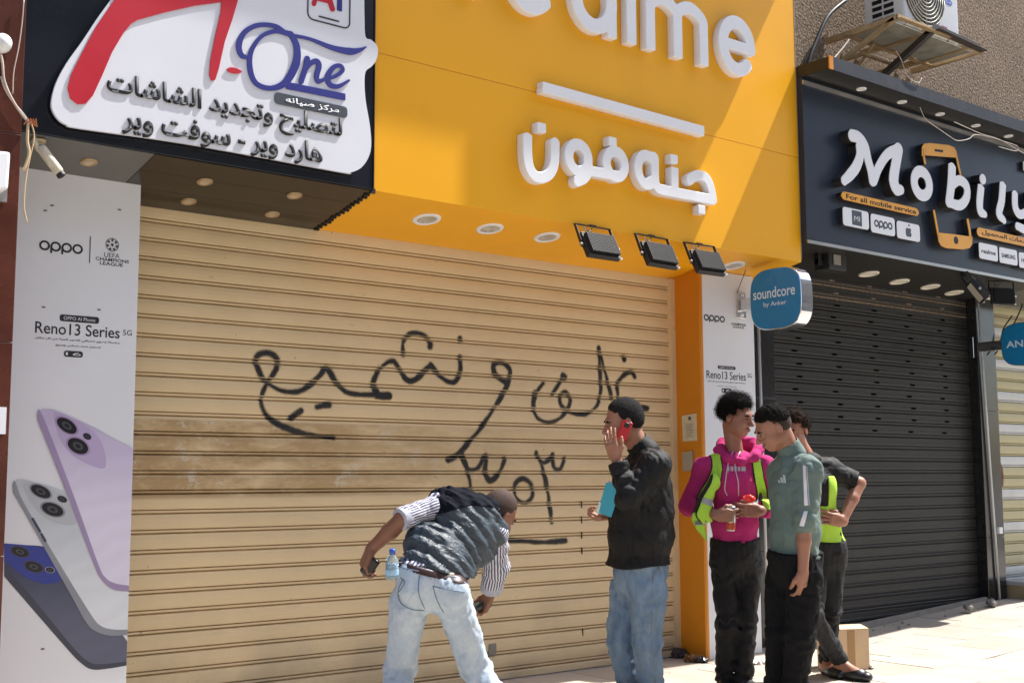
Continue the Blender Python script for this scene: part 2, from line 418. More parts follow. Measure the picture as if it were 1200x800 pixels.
# ------------------------------------------------------------------ people
def either(hs, *pr): return lambda Q: np.minimum(hs(Q), np.min([p.d(Q) for p in pr], 0))
def skin_mat(name, col):
    def ex(b, co, out):
        n = b.node('ShaderNodeTexNoise'); n.inputs['Scale'].default_value = 22; n.inputs['Detail'].default_value = 5; b.link(co, n.inputs['Vector'])
        m = b.node('ShaderNodeMapRange'); m.inputs[1].default_value = .35; m.inputs[2].default_value = .7; m.inputs[3].default_value = 0; m.inputs[4].default_value = .35; b.link(n.outputs[0], m.inputs[0])
        x = b.node('ShaderNodeMix', data_type='RGBA'); b.link(m.outputs[0], x.inputs[0]); b.link(out, x.inputs[6]); x.inputs[7].default_value = (col[0]*1.15, col[1]*.75, col[2]*.7, 1); return x.outputs[2]
    m = mat(name, col, .48, var=.10, vscale=14, bump=.12, bscale=260, extra=ex, spec=.45)
    P = m.node_tree.nodes['Principled BSDF']; P.inputs['Subsurface Weight'].default_value = .12; P.inputs['Subsurface Radius'].default_value = (.02, .008, .004); P.inputs['Subsurface Scale'].default_value = .4
    return m
def cloth(name, col, rough=.85, var=.14, vscale=6, bump=.35, bscale=420, extra=None, sheen=.0, spec=.25):
    return mat(name, col, rough, var=var, vscale=vscale, bump=bump, bscale=bscale, extra=extra, sheen=sheen, spec=spec)
def denim(fade, amt):
    def ex(b, co, out):
        n = b.node('ShaderNodeTexNoise'); n.inputs['Scale'].default_value = 13; n.inputs['Detail'].default_value = 9; n.inputs['Roughness'].default_value = .62; m0 = b.node('ShaderNodeMapping'); m0.inputs['Scale'].default_value = (1, 1, .42); b.link(co, m0.inputs[0]); b.link(m0.outputs[0], n.inputs['Vector'])
        m = b.node('ShaderNodeMapRange'); m.inputs[1].default_value = .30; m.inputs[2].default_value = .76; m.inputs[3].default_value = 0; m.inputs[4].default_value = amt; b.link(n.outputs[0], m.inputs[0])
        x = b.node('ShaderNodeMix', data_type='RGBA'); b.link(m.outputs[0], x.inputs[0]); b.link(out, x.inputs[6]); x.inputs[7].default_value = (*fade, 1)
        # twill
        w = b.node('ShaderNodeTexNoise'); w.inputs['Scale'].default_value = 300; mp = b.node('ShaderNodeMapping'); mp.inputs['Scale'].default_value = (1, 1, .25); b.link(co, mp.inputs[0]); b.link(mp.outputs[0], w.inputs['Vector'])
        m3 = b.node('ShaderNodeMapRange'); m3.inputs[3].default_value = .78; m3.inputs[4].default_value = 1.22; b.link(w.outputs[0], m3.inputs[0])
        y = b.node('ShaderNodeMix', data_type='RGBA', blend_type='MULTIPLY'); y.inputs[0].default_value = 1; b.link(x.outputs[2], y.inputs[6]); b.link(m3.outputs[0], y.inputs[7]); return y.outputs[2]
    return ex
def head_prims(c, M, sc=1.):
    """head centred between the ears; M rows: side, forward, up"""
    S_, Fw, U_ = M; L = lambda s, f, u: c+(S_*s+Fw*f+U_*u)*sc; e = lambda r: np.array(r)*sc
    P = [el(L(0, -.012, .035), e((.074, .093, .083)), M), el(L(0, .035, -.03), e((.060, .058, .078)), M, k=.03), el(L(0, .058, -.088), e((.030, .027, .022)), M, k=.035),
         el(L(.044, .018, -.062), e((.016, .040, .022)), M, k=.03), el(L(-.044, .018, -.062), e((.016, .040, .022)), M, k=.03),
         el(L(0, .082, .028), e((.046, .012, .012)), M, k=.018)]
    for s in (-1, 1):
        P += [el(L(s*.036, .066, -.028), e((.020, .016, .018)), M, k=.02), el(L(s*.031, .099, .004), e((.017, .014, .009)), M, k=.012, op='s'), el(L(s*.031, .082, .003), e((.0125, .012, .011)), M, k=.004)]
        P += [el(L(s*.078, -.008, -.006), e((.008, .019, .031)), M, k=.008), el(L(s*.086, -.001, -.004), e((.004, .010, .018)), M, k=.004, op='s')]
    P += [cc(L(0, .092, .012), L(0, .116, -.028), .007*sc, .0125*sc, k=.014), el(L(.011, .103, -.033), e((.009, .010, .007)), M, k=.008), el(L(-.011, .103, -.033), e((.009, .010, .007)), M, k=.008),
          el(L(0, .094, -.058), e((.024, .011, .006)), M, k=.008), el(L(0, .092, -.069), e((.021, .012, .0075)), M, k=.006), el(L(0, .107, -.0635), e((.022, .006, .0018)), M, k=.003, op='s')]
    return P
def face_bits(par, c, M, sc=1., eyes=True):
    S_, Fw, U_ = M; L = lambda s, f, u: c+(S_*s+Fw*f+U_*u)*sc
    md = mat('dark eye', (.015, .010, .008), .2, var=0); mw = mat('eye white', (.11, .09, .08), .5, var=0); mb = m_hair0
    ml = mat('lip skin', (.22, .085, .065), .45, var=.05)
    for s in (-1, 1):
        obj('eye', build([el(L(s*.031, .0875, .003), np.array((.0115, .009, .0055))*sc, M)], .003), mw, par)
        obj('pupil', build([el(L(s*.031, .0945, .002), np.array((.0055, .004, .005))*sc, M)], .0025), md, par)
        obj('eyebrow', build(chain([L(s*.016, .0945, .020), L(s*.032, .0925, .024), L(s*.048, .078, .019)], [.0026*sc, .0034*sc, .0022*sc]), .0028), mb, par)
    obj('lips', build([el(L(0, .099, -.058), np.array((.021, .009, .004))*sc, M), el(L(0, .098, -.068), np.array((.018, .009, .005))*sc, M, k=.002)], .003), ml, par)
def hair_mesh(c, M, sc=1., thick=.010, curl=0., curlf=90, front=.055, low=-.055, fade=False, temple=.03):
    S_, Fw, U_ = M; L = lambda s, f, u: c+(S_*s+Fw*f+U_*u)*sc; t = thick
    P = [el(L(0, -.014, .037), np.array((.074+t, .093+t, .083+t*1.25))*sc, M), el(L(0, -.045, .0), np.array((.064+t*.5, .060+t*.5, .062))*sc, M, k=.03)]
    def clip(Q):
        q = (Q-c)@M.T/sc
        d1 = (q[:, 1]-front)*.80-(q[:, 2]-.055)*.60         # keep the brow and face clear
        d2 = low+.035*np.clip((q[:, 1]+.05)/.08, 0, 1)*1.5-q[:, 2]     # nape and side line
        d3 = np.minimum(-(q[:, 1]-temple)*0+q[:, 1]-temple, .055-q[:, 2])
        return np.maximum(np.maximum(d1, d2), d3)*sc
    def disp(Q):
        taper = (t+.006)*sc*np.exp(np.minimum(clip(Q)+.004*(noise3(Q*90, 8)-.5)*2, 0)/(.007+t*.2))
        if not curl: return taper
        w = noise3(Q*curlf, 3)+.6*noise3(Q*curlf*2.2, 4); return -curl*(w-.8)+taper
    return build(P, .0035 if curl else .004, disp=disp, clip=clip, name='hair')
def hand_prims(wr, d, pn, thumb, sc=1., curl=(.5, .6, .7, .8), spread=.1, thumb_curl=.4):
    """wrist, direction to the knuckles, palm-side normal, thumb side vector"""
    d = nrm(d); pn = np.array(pn, float); pn = nrm(pn-d*(pn@d)); t = np.cross(pn, d)
    if t@np.array(thumb, float) < 0: t = -t
    M = np.array([t, d, pn]); P = [bx(wr+d*.048*sc, (.028*sc, .034*sc, .004*sc), M, rr=.010*sc, k=.015), cc(wr-d*.015, wr+d*.03*sc, .024*sc, .025*sc, k=.02, f=.75, n=pn), cc(wr+d*.03*sc+t*.022*sc, wr+d*.065*sc+t*.030*sc, .014*sc, .012*sc, k=.015)]
    Ls = (.040, .044, .041, .032)
    for i in range(4):
        off = (.030-i*.0195)*sc; p = wr+d*(.088-.004*abs(i-1.2))*sc+t*off; a = 0; fd = nrm(d+t*(1.3-i)*spread); r = (.0092-.0006*(i == 3)*1.5)*sc; q = [p-fd*.012*sc]; q.append(p); rs = [r*1.05, r]
        for s_, (l, ang) in enumerate(((Ls[i], curl[i]*.8), (Ls[i]*.62, curl[i]*1.2), (Ls[i]*.5, curl[i]*.8))):
            a += ang; p = p+(fd*math.cos(a)+pn*math.sin(a))*l*sc; q.append(p); rs.append(r*(.95-.08*s_))
        P += chain(q, rs, k=.004)
    b0 = wr+d*.025*sc+t*.028*sc+pn*.004; td = nrm(d*.75+t*.7+pn*.25); p1 = b0+td*.036*sc; td2 = nrm(d*.95+t*(.35-thumb_curl)+pn*(.2+thumb_curl)); p2 = p1+td2*.031*sc; p3 = p2+nrm(td2+pn*thumb_curl*.4)*.025*sc
    P += chain([b0, p1, p2, p3], [.015*sc, .0115*sc, .0105*sc, .0085*sc], k=.008)
    return P
def foot_prims(an, toe_dir, sc=1., r=.036, shoe=False):
    t = nrm((toe_dir[0], toe_dir[1], 0)); g = 1.12 if shoe else 1.
    z0 = an[2]; s_ = np.array([0, 0, -1.]); heel = an-t*.035+s_*(z0-gz(an[0])-.035*g); ball = an+t*.125+s_*(z0-gz(an[0])-.030*g); toe = an+t*.185+s_*(z0-gz(an[0])-.026*g)
    n = (0, 0, 1)
    return [cc(an, an+s_*.04, r, r*1.02, k=.03), cc(heel, ball, .034*g, .042*g, k=.03, f=.80, n=n), cc(ball, toe, .042*g, .034*g, k=.02, f=.72, n=n), cc(an+s_*.02, ball+np.array([0, 0, .012]), .035*g, .03*g, k=.03)]
def surf(o, px, py, lift=.002):
    me = o.data; b_ = getattr(surf, 'c', {}); 
    if o.name not in b_: b_[o.name] = BVHTree.FromPolygons([v.co[:] for v in me.vertices], [p.vertices[:] for p in me.polygons]); surf.c = b_
    d = ray(px, py); h = b_[o.name].ray_cast(Vector(CAM), Vector(d).normalized())
    if h[0] is None: return None
    return np.array(h[0])+np.array(h[1])*lift
def seam(o, pts, r, m, name='seam', par=None, n=6, lift=.0, flat=False):
    Q = [surf(o, *p, lift=lift) for p in catmull([np.array(p, float) for p in pts], n)]; Q = [q for q in Q if q is not None]
    if len(Q) < 2: return None
    return obj(name, tube([tuple(q) for q in Q], r, 5), m, par or o, smooth=True)
def patch(o, poly_px, m, name, par=None, lift=.003, div=10, grid=None):
    """flat print lying on a garment: small quad grid over four picture corners"""
    a, b_, c_, d_ = [np.array(p, float) for p in poly_px]; bmm = BM(); G = {}
    for i in range(div+1):
        for j in range(div+1):
            u_, v_ = i/div, j/div; p = (a*(1-u_)+b_*u_)*(1-v_)+(d_*(1-u_)+c_*u_)*v_; q = surf(o, p[0], p[1], lift)
            if q is not None: G[i, j] = bmm.verts.new(tuple(q))
    for i in range(div):
        for j in range(div):
            k4 = [(i, j), (i+1, j), (i+1, j+1), (i, j+1)]
            if all(k in G for k in k4):
                vs = [G[k] for k in k4]
                if max((vs[x].co-vs[(x+1) % 4].co).length for x in range(4)) < .09: bmm.faces.new(vs)
    me = bpy.data.meshes.new(name); bmm.to_mesh(me); bmm.free(); return obj(name, me, m, par or o, smooth=True)

def frizz(par, src, n, ln, w, m, lift=.3, seed=1):
    """fine curled strands rooted over a head of hair"""
    rng = np.random.default_rng(seed); me = src.data; k = len(me.vertices); co = np.zeros(k*3); no = np.zeros(k*3)
    me.vertices.foreach_get('co', co); me.vertices.foreach_get('normal', no); co = co.reshape(-1, 3); no = no.reshape(-1, 3)
    i = rng.integers(0, k, n); p = co[i]+rng.normal(0, .0015, (n, 3)); nn = no[i]; t = rng.normal(0, 1, (n, 3)); t -= nn*(t*nn).sum(1)[:, None]; t /= np.linalg.norm(t, axis=1)[:, None]; b_ = np.cross(nn, t)
    V = []; L = ln*rng.uniform(.5, 1.2, n)[:, None]
    for s in range(5):
        a = s*.95; q = p-nn*.003+nn*L*lift*s/4+(t*np.sin(a)+b_*(1-np.cos(a)))*L*.38; ww = w*(1-.15*s); V.append(q+b_*ww); V.append(q-b_*ww)
    V = np.stack(V, 1).reshape(-1, 3); base = (np.arange(n)*10)[:, None]
    Fq = np.concatenate([base+np.array([2*s, 2*s+1, 2*s+3, 2*s+2])[None] for s in range(4)])
    mm = bpy.data.meshes.new('hair_strands'); mm.from_pydata(V.tolist(), [], Fq.tolist()); o = obj('hair_strands', mm, m, src); o['kind'] = 'stuff'; return o
# ------------------------------------------------------------------ materials of the place
def stain(b, co, out):
    """old brown glue band and peeled patches left on the shutter"""
    sp = b.node('ShaderNodeSeparateXYZ'); b.link(co, sp.inputs[0])
    def mr(src, a, c, d, e):
        n = b.node('ShaderNodeMapRange', interpolation_type='SMOOTHSTEP'); b.link(src, n.inputs[0])
        for i, v in enumerate((a, c, d, e)): n.inputs[1+i].default_value = v
        return n.outputs[0]
    def mul(a, c):
        n = b.node('ShaderNodeMath', operation='MULTIPLY'); b.link(a, n.inputs[0])
        if isinstance(c, float): n.inputs[1].default_value = c
        else: b.link(c, n.inputs[1])
        return n.outputs[0]
    m = b.node('ShaderNodeMapping'); m.inputs['Scale'].default_value = (1.0, 1, 3.2); b.link(co, m.inputs[0])
    n = b.node('ShaderNodeTexNoise'); n.inputs['Scale'].default_value = 2.2; n.inputs['Detail'].default_value = 12; n.inputs['Roughness'].default_value = .72; b.link(m.outputs[0], n.inputs['Vector'])
    band = mul(mul(mr(sp.outputs[2], 1.17, 1.20, 0, 1), mr(sp.outputs[2], 1.60, 1.62, 1, 0)), mr(sp.outputs[0], .6, 3.2, 1, .25))
    f = mul(band, mr(n.outputs[0], .34, .58, .08, .80))
    p = b.node('ShaderNodeTexNoise'); p.inputs['Scale'].default_value = 3.1; p.inputs['Detail'].default_value = 12; p.inputs['Roughness'].default_value = .78
    m2 = b.node('ShaderNodeMapping'); m2.inputs['Location'].default_value = (4.3, 0, 2.2); m2.inputs['Scale'].default_value = (1, 1, 1.3); b.link(co, m2.inputs[0]); b.link(m2.outputs[0], p.inputs['Vector'])
    peel = mr(p.outputs[0], .55, .60, 0, 1)
    x1 = b.node('ShaderNodeMix', data_type='RGBA'); b.link(f, x1.inputs[0]); b.link(out, x1.inputs[6]); x1.inputs[7].default_value = (.36, .225, .095, 1)
    x2 = b.node('ShaderNodeMix', data_type='RGBA'); b.link(mul(mul(peel, band), .75), x2.inputs[0]); b.link(x1.outputs[2], x2.inputs[6]); x2.inputs[7].default_value = (.62, .55, .44, 1)
    # grime low down and fine speckles
    g = b.node('ShaderNodeTexNoise'); g.inputs['Scale'].default_value = 2.2; g.inputs['Detail'].default_value = 8; b.link(co, g.inputs['Vector'])
    lo = mul(mr(sp.outputs[2], .1, .75, .6, 0), mr(g.outputs[0], .4, .7, .1, .9))
    x3 = b.node('ShaderNodeMix', data_type='RGBA'); b.link(lo, x3.inputs[0]); b.link(x2.outputs[2], x3.inputs[6]); x3.inputs[7].default_value = (.26, .22, .17, 1)
    v = b.node('ShaderNodeTexNoise'); v.inputs['Scale'].default_value = 26; v.inputs['Detail'].default_value = 3; b.link(co, v.inputs['Vector'])
    x4 = b.node('ShaderNodeMix', data_type='RGBA'); b.link(mr(v.outputs[0], .70, .76, 0, .55), x4.inputs[0]); b.link(x3.outputs[2], x4.inputs[6]); x4.inputs[7].default_value = (.16, .12, .09, 1)
    return x4.outputs[2]
m_tan = mat('tan painted shutter steel', (.70, .545, .325), .5, var=.08, vscale=1.6, bump=.35, bscale=5, extra=stain)
def speck(b, co, out):
    n = b.node('ShaderNodeTexNoise'); n.inputs['Scale'].default_value = 38; n.inputs['Detail'].default_value = 6; n.inputs['Roughness'].default_value = .7; b.link(co, n.inputs['Vector'])
    cr = b.node('ShaderNodeValToRGB'); cr.color_ramp.elements[0].position = .38; cr.color_ramp.elements[0].color = (.45, .42, .40, 1); cr.color_ramp.elements[1].position = .62; cr.color_ramp.elements[1].color = (1.55, 1.52, 1.48, 1)
    b.link(n.outputs[0], cr.inputs[0]); x = b.node('ShaderNodeMix', data_type='RGBA', blend_type='MULTIPLY'); x.inputs[0].default_value = 1
    b.link(out, x.inputs[6]); b.link(cr.outputs[0], x.inputs[7]); return x.outputs[2]
m_plaster = mat('brown rough sprayed plaster', (.225, .172, .125), .95, var=.18, vscale=1.3, bump=1., bscale=45, extra=speck, spec=.2)
m_yellow = mat('golden yellow sign panel', (.85, .405, .010), .36, var=.04, vscale=1.2, spec=.4, dirt=.18, dirtcol=(.45, .22, .03), bump=.12, bscale=2.2)
m_orange = mat('orange yellow painted metal', (.60, .215, .004), .42, var=.05, vscale=2., dirt=.15, dirtcol=(.30, .13, .02))
m_blacksign = mat('dark navy black sign panel', (.006, .008, .014), .25, var=.2, vscale=2., spec=.5, dirt=.12, dirtcol=(.05, .045, .04))
m_navy = mat('dark navy composite panel', (.014, .022, .040), .34, var=.15, vscale=1.5, spec=.5, dirt=.2, dirtcol=(.045, .05, .06))
m_soffit = mat('glossy brown black soffit', (.016, .012, .009), .20, var=.25, vscale=2., spec=.6)
m_soffitg = mat('grey soffit sheet', (.115, .112, .105), .5, var=.1)
m_blacksof = mat('black soffit board', (.012, .012, .011), .45, var=.2)
m_white = mat('white acrylic', (.80, .82, .86), .35, var=.03, vscale=4, dirt=.06, dirtcol=(.45, .42, .38))
m_board = mat('white printed board', (.70, .72, .78), .35, var=.03, vscale=2)
m_banner = mat('white banner vinyl', (.72, .745, .80), .4, var=.04, vscale=1.2, dirt=.05, dirtcol=(.4, .38, .35), bump=.15, bscale=2.5)
m_red = mat('crimson print', (.46, .006, .022), .4, var=.05)
m_blue = mat('royal blue print', (.018, .022, .20), .4, var=.05)
m_ink = mat('charcoal print', (.016, .017, .021), .65, var=.1)
m_greyink = mat('slate grey plate', (.060, .068, .085), .4, var=.06)
m_black = mat('black painted metal', (.012, .012, .013), .35, var=.2)
m_granite = mat('black polished granite', (.016, .016, .017), .12, var=.35, vscale=14, spec=.6, dirt=.25, dirtcol=(.06, .055, .05))
m_darkshut = mat('dark grey shutter steel', (.023, .0225, .022), .5, metal=.0, var=.18, vscale=3, bump=.1, bscale=60, dirt=.35, dirtcol=(.05, .047, .042), spec=.3)
m_void = mat('unlit opening', (.003, .003, .003), .9, var=.0)
m_brownmarble = mat('brown marble cladding', (.075, .020, .012), .25, var=.35, vscale=3.5, spec=.5, dirt=.25, dirtcol=(.17, .09, .06))
m_cream = mat('cream shutter steel', (.50, .455, .27), .5, var=.08, vscale=2, dirt=.3, dirtcol=(.25, .2, .12))
m_palestripe = mat('pale grey shutter steel', (.60, .62, .62), .45, var=.08, dirt=.2)
m_lens = mat('frosted downlight glass', (.72, .68, .58), .35, var=.05, vscale=9)
m_chrome = mat('polished chrome', (.78, .78, .80), .07, metal=1., var=.02)
m_steel = mat('brushed steel', (.50, .49, .47), .32, metal=.8, var=.08)
m_signblue = mat('bright blue sign face', (.012, .20, .43), .25, var=.04, vscale=3)
m_letters = mat('pale blue white lettering', (.60, .74, .84), .4, var=.02)
m_darkmetal = mat('dark grey cast aluminium', (.026, .025, .024), .5, metal=.2, var=.15, vscale=20)
m_amber = mat('amber yellow panel', (.78, .36, .03), .35, var=.05, vscale=6, dirt=.35, dirtcol=(.45, .16, .03))
m_sidedark = mat('dark letter return', (.020, .018, .018), .35, var=.1)
m_cable = mat('pale cable sheath', (.45, .38, .33), .5, var=.2, vscale=20)
m_cabledark = mat('dark cable sheath', (.02, .02, .025), .5, var=.2)
def tilevar(b, co, out):
    oi = b.node('ShaderNodeObjectInfo'); mr = b.node('ShaderNodeMapRange'); mr.inputs[3].default_value = .9; mr.inputs[4].default_value = 1.07; b.link(oi.outputs['Random'], mr.inputs[0])
    x = b.node('ShaderNodeMix', data_type='RGBA', blend_type='MULTIPLY'); x.inputs[0].default_value = 1; b.link(out, x.inputs[6]); b.link(mr.outputs[0], x.inputs[7]); return x.outputs[2]
m_tile = mat('cream stone paving', (.425, .375, .31), .55, var=.13, vscale=2.2, dirt=.45, dirtcol=(.26, .20, .15), bump=.12, bscale=30, extra=tilevar)
m_street = mat('dusty pale asphalt', (.28, .265, .245), .9, var=.15, vscale=.8, bump=.2, bscale=60)
m_conc = mat('worn grey concrete', (.27, .25, .22), .85, var=.2, vscale=6, bump=.3, bscale=50, dirt=.4, dirtcol=(.10, .09, .08))
m_grout = mat('dusty joint mortar', (.15, .12, .09), .95, var=.2, vscale=8)

# ------------------------------------------------------------------ ground
def gz(x): return 0. if x < 5.7 else min((x-5.7)*.062, .15)
b = BM(); xs = [-60, -12, 5.7, 8.12, 60]
rows = [(-60, -.012), (-6.5, -.012), (.8, -.012)]
for i in range(len(xs)-1):
    vs = [(xs[i], -6.3), (xs[i+1], -6.3), (xs[i+1], 1.), (xs[i], 1.)]
    b.faces.new([b.verts.new((x, y, gz(x)-.008)) for x, y in vs])
obj('pavement_bed', b, m_grout); bpy.data.objects['pavement_bed']['kind'] = 'structure'
g = obj('ground', box(-400, 400, -400, 400, -.5, -.14), m_street); g['kind'] = 'structure'
pav = thing('pavement', None, None); pav['kind'] = 'structure'
kb = BM()
for i in range(60):
    add_box(kb, -24+i*1.0+.004, -23+i*1.0-.004, -6.45, -6.305, -.14, .004)
o = obj('kerb', kb, m_conc, pav, bevel=.01)
random.seed(4)
T = .50; tiles = {}; ypos = 0; nt_ = 0; far = BM()
for j in range(13):
    y1 = -.002-j*T; off = (j % 2)*T*.5
    for i in range(-24, 60):
        x0 = i*T+off
        if x0 > 15: continue
        xm = x0+T/2; inview = xm > 1.2 and y1 > -3.2 and xm < 10.5 and y1 > -3.2
        dz = random.uniform(-.0012, .0012); sx = random.uniform(-.001, .001)
        p = [(x0+.003, y1-T+.003), (x0+T-.003, y1-T+.003), (x0+T-.003, y1-.003), (x0+.003, y1-.003)]
        tb = BM() if inview else far
        hexa(tb, [(x, y, gz(x)-.03) for x, y in p]+[(x, y, gz(x)+dz+sx*(k % 2)) for k, (x, y) in enumerate(p)])
        if inview: obj('tile', tb, m_tile, pav, bevel=.002, seg=1); nt_ += 1
o = obj('tiles', far, m_tile, pav); o['kind'] = 'stuff'
th = obj('concrete_threshold', box(5.16, 8.115, -.085, -.045, -.02, .03), m_conc, None)
th.data.transform(Matrix.Identity(4))
for v in th.data.vertices: v.co.z += gz(v.co.x)
tag(th, kind='structure')

# ------------------------------------------------------------------ building wall and balcony above
wall = thing('building_wall', 'brown rough plastered upper wall above the shop signs', 'wall', (0, 0, 2.8))
obj('plaster_wall', box(-6, 14, .002, .35, 2.76, 6.4), m_plaster, wall)
obj('shop_wall', box(4.72, 4.905, -.05, .3, -.1, 2.76), m_conc, wall)
obj('shop_wall', box(8.46, 8.60, .02, .3, -.1, 2.76), m_conc, wall)
obj('shop_wall', box(-6, -.02, .02, .3, -.1, 2.76), m_conc, wall)
bal = thing('balcony', 'concrete balcony slabs over the yellow and black signs, above the frame', 'balcony', (0, 0, 6))
obj('slab', box(-5, 3.60, -1.005, .0, 6.0, 6.2), m_plaster, bal)
obj('slab', box(3.603, 5.30, -1.07, .0, 6.0, 6.2), m_plaster, bal)
obj('parapet', box(-5, 3.60, -1.005, -.87, 6.2, 7.1), m_plaster, bal)
obj('parapet', box(3.603, 5.30, -1.07, -.93, 6.2, 7.1), m_plaster, bal)

# across the street: seen only in the chrome and glossy panels, and it shuts out the low sky
m_opp = mat('beige rendered block', (.30, .27, .235), .9, var=.12, vscale=.6, dirt=.3)
for i, (x0, x1, hh) in enumerate(((-30, -14, 13), (-13.7, 1, 16), (1.3, 16, 12.5), (16.3, 34, 15))):
    t = thing('apartment_block', ['tall beige apartment block across the street behind the camera, far left', 'tallest beige apartment block across the street behind the camera', 'lowest beige apartment block across the street behind the camera', 'beige apartment block across the street behind the camera, far right'][i], 'building', (x0, -17, 0))
    obj('wall', box(x0, x1, -24, -16.5, -.14, hh), m_opp, t)
    b = BM()
    for f_ in range(int(hh/3.2)):
        for k in range(int((x1-x0)/3)): add_box(b, x0+1+k*3, x0+2.2+k*3, -16.52, -16.45, 1+f_*3.2, 2.4+f_*3.2)
    o = obj('windows', b, m_void, t); o['kind'] = 'stuff'
# ------------------------------------------------------------------ rolling shutters
PITCH_Z = .105
def slat_profile(kind):
    if kind == 'tan':     # (z up from slat bottom, y out to street negative)
        return [(-.0012, .017), (.002, .019), (.0052, .017), (.0066, .005), (.0085, .0), (.0165, -.0005), (.0188, .004), (.0198, .017), (.0228, .017), (.0244, .003), (.028, -.0015), (.055, -.0045), (.078, -.0045), (.101, -.001), (.1035, .004), (.105, .017)]
    return [(0, .009), (.004, .009), (.007, -.001), (.014, -.004), (.021, -.001), (.025, .006), (.029, .001), (.040, -.002), (.057, -.002), (.061, .000), (.078, -.001), (.096, -.0015), (.100, .004), (.105, .009)]
def slat_mesh(x0, x1, kind, slots=None, y=0.):
    pr = slat_profile(kind); b = BM(); xs = [x0, x1]
    if slots: xs = sorted([x0, x1]+[v for s in slots for v in (s-.037, s+.037)])
    G = [[b.verts.new((x, y+py, z)) for z, py in pr] for x in xs]
    for i in range(len(xs)-1):
        xm = (xs[i]+xs[i+1])/2
        for k in range(len(pr)-1):
            if slots and k == 7 and any(abs(xm-s) < .036 for s in slots): continue
            b.faces.new((G[i][k], G[i+1][k], G[i+1][k+1], G[i][k+1]))
    me = bpy.data.meshes.new('slat'); b.normal_update()
    b.to_mesh(me); b.free(); return me
def slat_y(z, z0):
    pr = slat_profile('tan'); t = (z-z0) % PITCH_Z
    return np.interp(t, [p[0] for p in pr], [p[1] for p in pr])
sh1 = thing('roller_shutter', 'wide closed tan roller shutter sprayed with black writing between the two white phone banners', 'shutter', (2, 0, 0))
Z1 = .052; me = slat_mesh(-.16, 4.10, 'tan'); me.materials.append(m_tan)
for k in range(1, 27):
    o = obj('slat', me, None, sh1)
    o.matrix_parent_inverse = Matrix.Translation((-2, 0, 0)) @ Matrix.Translation((0, random.uniform(-.0012, .0012), Z1+(k-1)*PITCH_Z-.0))
    for p in []: pass
obj('bottom_bar', box(-.16, 4.10, -.022, .02, .006, .05), m_tan, sh1, bevel=.004)
b = BM()
for z, in [(z,) for z in (1.10, .995, .89, .785, .24)]:
    add_box(b, 3.165, 3.171, -.0075, .0, z-.018, z+.028)
obj('rivet_strip', b, m_darkmetal, sh1)
obj('lock_plate', box(2.36, 2.42, -.012, .002, .16, .235), m_conc, sh1, bevel=.006)
obj('side_guide', box(4.055, 4.10, -.03, .03, 0, 2.76), m_tan, sh1)
obj('shutter_back', box(-.16, 4.10, .030, .04, 0, 2.76), m_void, sh1)

# dark shutter with rows of slots
sh2 = thing('roller_shutter', 'dark grey roller shutter with rows of small slots under the black and navy sign', 'shutter', (6.6, 0, 0))
sx = [onY(.0, px, py)[0] for px, py in ((934, 435), (981, 441), (1025, 446), (1067, 450), (1106, 455))]
meA = slat_mesh(5.10, 8.115, 'dark', [x-.028 for x in sx]); meB = slat_mesh(5.10, 8.115, 'dark', [x+.028 for x in sx]); meP = slat_mesh(5.10, 8.115, 'dark')
for m_ in (meA, meB, meP): m_.materials.append(m_darkshut)
for k in range(29):
    z = .06+k*PITCH_Z; me = meP if z < 1.62 else (meA if (k*7) % 3 == 0 else meB)
    o = obj('slat', me, None, sh2); o.matrix_parent_inverse = Matrix.Translation((-6.6, random.uniform(-.0015, .0015), z))
obj('bottom_bar', box(5.10, 8.115, -.02, .02, -.02, .062), m_darkshut, sh2, bevel=.004)
obj('shutter_back', box(5.10, 8.115, .035, .045, -.05, 3.1), m_void, sh2)
# cream shutter far right
sh3 = thing('roller_shutter', 'cream roller shutter with pale grey slats at the right edge of the street front', 'shutter', (9.5, 0, 0))
meC = slat_mesh(8.46, 11.5, 'tan'); meC.materials.append(m_cream); meD = meC.copy(); meD.materials.clear(); meD.materials.append(m_palestripe)
for k in range(27):
    z = .22+k*PITCH_Z; o = obj('slat', meD if k in (0, 1, 5, 8, 11, 14, 17, 20, 23, 26) else meC, None, sh3)
    o.matrix_parent_inverse = Matrix.Translation((-9.5, 0, z))
obj('shutter_back', box(8.46, 11.5, .035, .045, 0, 3.1), m_void, sh3)
st = thing('shop_step', 'low stone step with a brown edge below the cream shutter', 'step', (9, -.2, 0))
obj('tread', box(8.44, 11.5, -.50, -.03, .27, .31), mat('pale worn step stone', (.36, .37, .38), .5, var=.12), st, bevel=.006)
obj('riser', box(8.46, 11.5, -.47, -.03, .0, .268), mat('buff step stone', (.36, .27, .15), .7, var=.2, vscale=5), st)

# ------------------------------------------------------------------ pillars
pil = thing('marble_pillar', 'dark brown marble pillar at the left edge with wires and fittings', 'pillar', (-1.4, -.4, 0))
for k, (z0, z1) in enumerate(((0, .95), (.953, 1.9), (1.903, 2.86), (2.863, 3.9), (3.903, 6))):
    obj('marble_slab', box(-2.6, -.848, -.66, .3, z0, z1), m_brownmarble, pil, bevel=.003)
wb = BM()
for pts, r in (([(0, 60), (3, 75), (5, 95), (15, 118), (30, 140), (38, 145)], .006), ([(1, 90), (6, 105), (14, 118), (26, 132), (34, 143)], .004), ([(28, 0), (26, 25), (22, 55), (16, 85), (15, 110)], .003)):
    add_tube(wb, catmull([tuple(onY(-.675, *p)) for p in pts], 5), r, 6)
obj('pale_wire', wb, m_cable, pil, smooth=True)
wb = BM()
add_tube(wb, catmull([tuple(onY(-.70, *p)) for p in ((33, 142), (32, 165), (34, 180), (28, 200))], 6), .007, 6)
